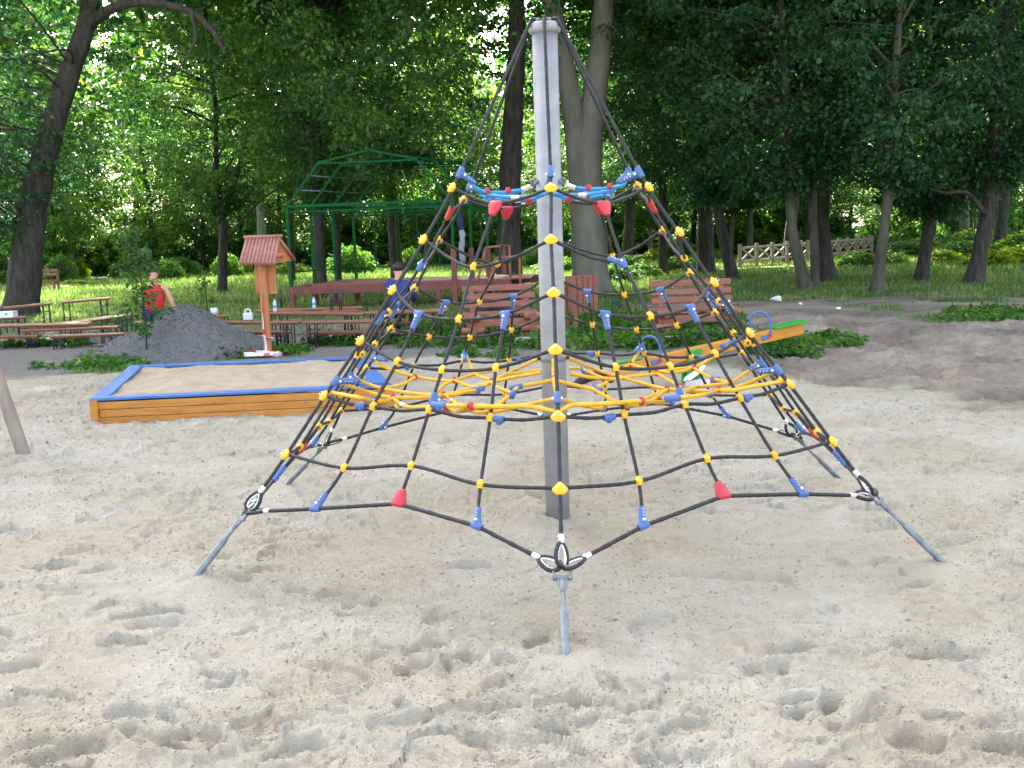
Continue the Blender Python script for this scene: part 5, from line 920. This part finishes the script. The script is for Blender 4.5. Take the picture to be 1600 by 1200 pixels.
# ================================================================== PEOPLE
def skinmesh(name, J, E_, Rr, m_, parent, root=0, flat=None):
    me = bpy.data.meshes.new(name); o0 = ORG[parent.name]; me.from_pydata([(A(p) - o0).tolist() for p in J], E_, []); me.materials.append(M[m_]); o = link(name, me, parent)
    md = o.modifiers.new('skin', 'SKIN'); md.use_smooth_shade = True
    for i, r in enumerate(Rr): me.skin_vertices[0].data[i].radius = (r, r) if np.isscalar(r) else r; me.skin_vertices[0].data[i].use_root = (i == root)
    s_ = o.modifiers.new('sub', 'SUBSURF'); s_.levels = 2; s_.render_levels = 2; return o
def person(label, base, Jn, top, bottom, s=1.0, face=(0, 1, 0), hat=None, sleeves=True, bare_legs=False):
    """Jn: joint positions relative to base; face: direction the person looks"""
    t = thing('person', label, 'person', base); B = A(base); f = unitv(face); sd_ = np.cross(f, [0, 0, 1.]); J = {k: B + (sd_ * v[0] + f * v[1] + A([0, 0, v[2]])) * s for k, v in Jn.items()}
    names = ['pel', 'belly', 'chest', 'neck', 'head0', 'head1', 'shL', 'elL', 'wrL', 'haL', 'shR', 'elR', 'wrR', 'haR', 'hipL', 'knL', 'anL', 'toL', 'hipR', 'knR', 'anR', 'toR']
    hd = unitv(J['head'] - J['neck']); J['head0'] = J['head'] - hd * .06 * s; J['head1'] = J['head'] + hd * .075 * s
    for c in 'LR': J['ha' + c] = J['wr' + c] + unitv(J['wr' + c] - J['el' + c]) * .07 * s; J['to' + c] = J['an' + c] + (f * .16 - A([0, 0, .03])) * s
    rad = dict(pel=(.11, .09), belly=(.10, .08), chest=(.10, .08), neck=.058, head0=.072, head1=.082, shL=.062, elL=.044, wrL=.03, haL=.034, shR=.062, elR=.044, wrR=.03, haR=.034, hipL=.085, knL=.058, anL=.04, toL=.036, hipR=.085, knR=.058, anR=.04, toR=.036)
    ed = [('pel', 'belly'), ('belly', 'chest'), ('chest', 'neck'), ('neck', 'head0'), ('head0', 'head1')]
    for c in 'LR': ed += [('chest', 'sh' + c), ('sh' + c, 'el' + c), ('el' + c, 'wr' + c), ('wr' + c, 'ha' + c), ('pel', 'hip' + c), ('hip' + c, 'kn' + c), ('kn' + c, 'an' + c), ('an' + c, 'to' + c)]
    # five fingers per hand, as short chains of the same body
    P = [J[n] for n in names]; Rr = [tuple(np.array(rad[n]) * s) if isinstance(rad[n], tuple) else rad[n] * s for n in names]; ix = {n: i for i, n in enumerate(names)}; E_ = [(ix[a], ix[b]) for a, b in ed]
    for c, sg in (('L', -1), ('R', 1)):
        w = unitv(J['wr' + c] - J['el' + c]); lat = unitv(np.cross(w, sd_) + 1e-6)
        for k in range(5):
            o = lat * (.028 - .018 * k) * s if k < 4 else lat * .034 * s; ln = (.05, .062, .058, .045, .03)[k]; st = J['ha' + c] + o + w * (.02 if k < 4 else -.02) * s
            P += [st, st + (w * ln + lat * (.02 if k == 4 else 0) - sd_ * sg * .012) * s]; Rr += [.0095 * s, .008 * s]; E_ += [(ix['ha' + c], len(P) - 2), (len(P) - 2, len(P) - 1)]
    skinmesh('body', P, E_, Rr, 'skin', t)
    g1 = ['pel', 'belly', 'chest', 'neckb', 'shL', 'shR']; J['neckb'] = J['chest'] * .4 + J['neck'] * .6; gr = [(.16, .13), (.155, .125), (.165, .135), (.09, .09), (.075, .075), (.075, .075)]
    ge = [(0, 1), (1, 2), (2, 3), (2, 4), (2, 5)]; gp_ = [J[n] for n in g1]
    if sleeves:
        for c, q in (('L', 4), ('R', 5)): gp_ += [J['el' + c], J['wr' + c] * .85 + J['el' + c] * .15]; gr += [(.056, .056), (.042, .042)]; ge += [(q, len(gp_) - 2), (len(gp_) - 2, len(gp_) - 1)]
    skinmesh('shirt', gp_, ge, [tuple(np.array(r) * s) for r in gr], top, t)
    tr = ['pel', 'hipL', 'knL', 'anL', 'hipR', 'knR', 'anR']; skinmesh('trousers', [J[n] + A([0, 0, -.0]) for n in tr], [(0, 1), (1, 2), (2, 3), (0, 4), (4, 5), (5, 6)], [tuple(np.array(r) * s) for r in [(.16, .12), (.1, .1), (.072, .072), (.055, .055), (.1, .1), (.072, .072), (.055, .055)]], bottom, t)
    m = MB(); rt = np.stack([sd_, f, [0, 0, 1.]], 1); hc_ = J['head1'] + A([0, 0, .012]) * s
    if hat: m.ball(hc_ + A([0, 0, .012]) * s, .1 * s, 14, (.95, 1.08, .8), rt); m.box(hc_ + (f * .12 + A([0, 0, .0])) * s, (.13 * s, .1 * s, .012), rt, .004); m.build('cap', M[hat], t)
    else: m.ball(hc_ - f * .012 * s, .1 * s, 14, (.92, 1.05, .9), rt); m.build('hair', M['hair'], t)
    m = MB()
    for q in (-1, 1): m.ball(J['head'] + sd_ * q * .082 * s, .024 * s, 8, (.4, .8, 1.2), rt)
    m.ball(J['head'] + f * .088 * s - A([0, 0, .012]) * s, .016 * s, 8, (.8, 1, 1.4)); m.build('ears_and_nose', M['skin'], t)
    m = MB()
    for q in (-1, 1): m.ball(J['head'] + (f * .078 + sd_ * q * .03 + A([0, 0, .02])) * s, .009 * s, 8)
    m.build('eyes', M['hair'], t); return t
stand = dict(pel=(0, 0, .93), belly=(0, .01, 1.1), chest=(0, 0, 1.3), neck=(0, .0, 1.48), head=(0, .02, 1.61), shL=(-.17, 0, 1.40), elL=(-.22, .0, 1.13), wrL=(-.23, .05, .88), shR=(.17, 0, 1.40), elR=(.22, 0, 1.13), wrR=(.23, .05, .88), hipL=(-.09, 0, .88), knL=(-.1, .02, .48), anL=(-.11, 0, .07), hipR=(.09, 0, .88), knR=(.1, .02, .48), anR=(.11, 0, .07))
sit = dict(stand); sit.update(pel=(0, 0, .1), belly=(0, .0, .27), chest=(0, .03, .46), neck=(0, .05, .63), head=(-.01, .06, .765), shL=(-.17, .03, .55), elL=(-.235, .0, .30), wrL=(-.26, .12, .10), shR=(.17, .03, .55), elR=(.27, -.02, .31), wrR=(.33, .02, .10), hipL=(-.09, .04, .08), knL=(-.13, .42, .08), anL=(-.13, .45, -.33), hipR=(.09, .04, .08), knR=(.14, .42, .08), anR=(.15, .46, -.33))
pp = at(242, 488, 17.0); trestle('trestle_bench', 'bench', 'bench behind the gravel heap on which the man in the red vest sits', (215, 503), (275, 503), 17.1, 17.0, .3, .22)
bz = at(245, 503, 17.05); 
person('man in red sleeveless vest and khaki cap seated with back turned behind gravel heap', (pp[0], 17.05, bz[2] + .04), sit, 'red_cloth', 'navy_cloth', .93, face=(-.15, 1, 0), hat='cap_cloth', sleeves=False)
p3 = at(720, 334, 25.6); t = thing('hanging_cloth', 'narrow navy and grey cloth hanging from the right end of the pavilion roof', 'cloth', p3)
for nm, z0_, z1_, mm in (('upper_cloth', 0, -.38, 'navy_cloth'), ('lower_cloth', -.38, -1.15, 'grey_cloth')):
    m = MB(); zz = np.linspace(z0_, z1_, 8); m.tube([p3 + A([.02 * math.sin(z * 9), 0, z]) for z in zz], [.07 + .012 * math.sin(z * 23) for z in zz], 10); m.build(nm, M[mm], t)
crouch = dict(sit); crouch.update(chest=(0, .08, .45), neck=(0, .13, .6), head=(0, .16, .74), shL=(-.17, .09, .54), shR=(.17, .09, .54), elL=(-.22, .34, .3), elR=(.22, .34, .3), wrL=(-.1, .5, .2), wrR=(.1, .5, .2), belly=(0, .07, .25), anL=(-.12, .3, -.3), anR=(.12, .3, -.3))
p4 = at(618, 440, 17.3); person('dark-haired person in a blue top sitting at the long trestle table with back turned', (p4[0], 17.35, .36), crouch, 'blue_cloth', 'dark_cloth', .95, face=(.25, 1, 0))
trestle('trestle_bench', 'bench', 'bench behind the long table under the person in the blue top', (585, 505), (655, 504), 17.45, 17.45, .24, .2, group=GTB)
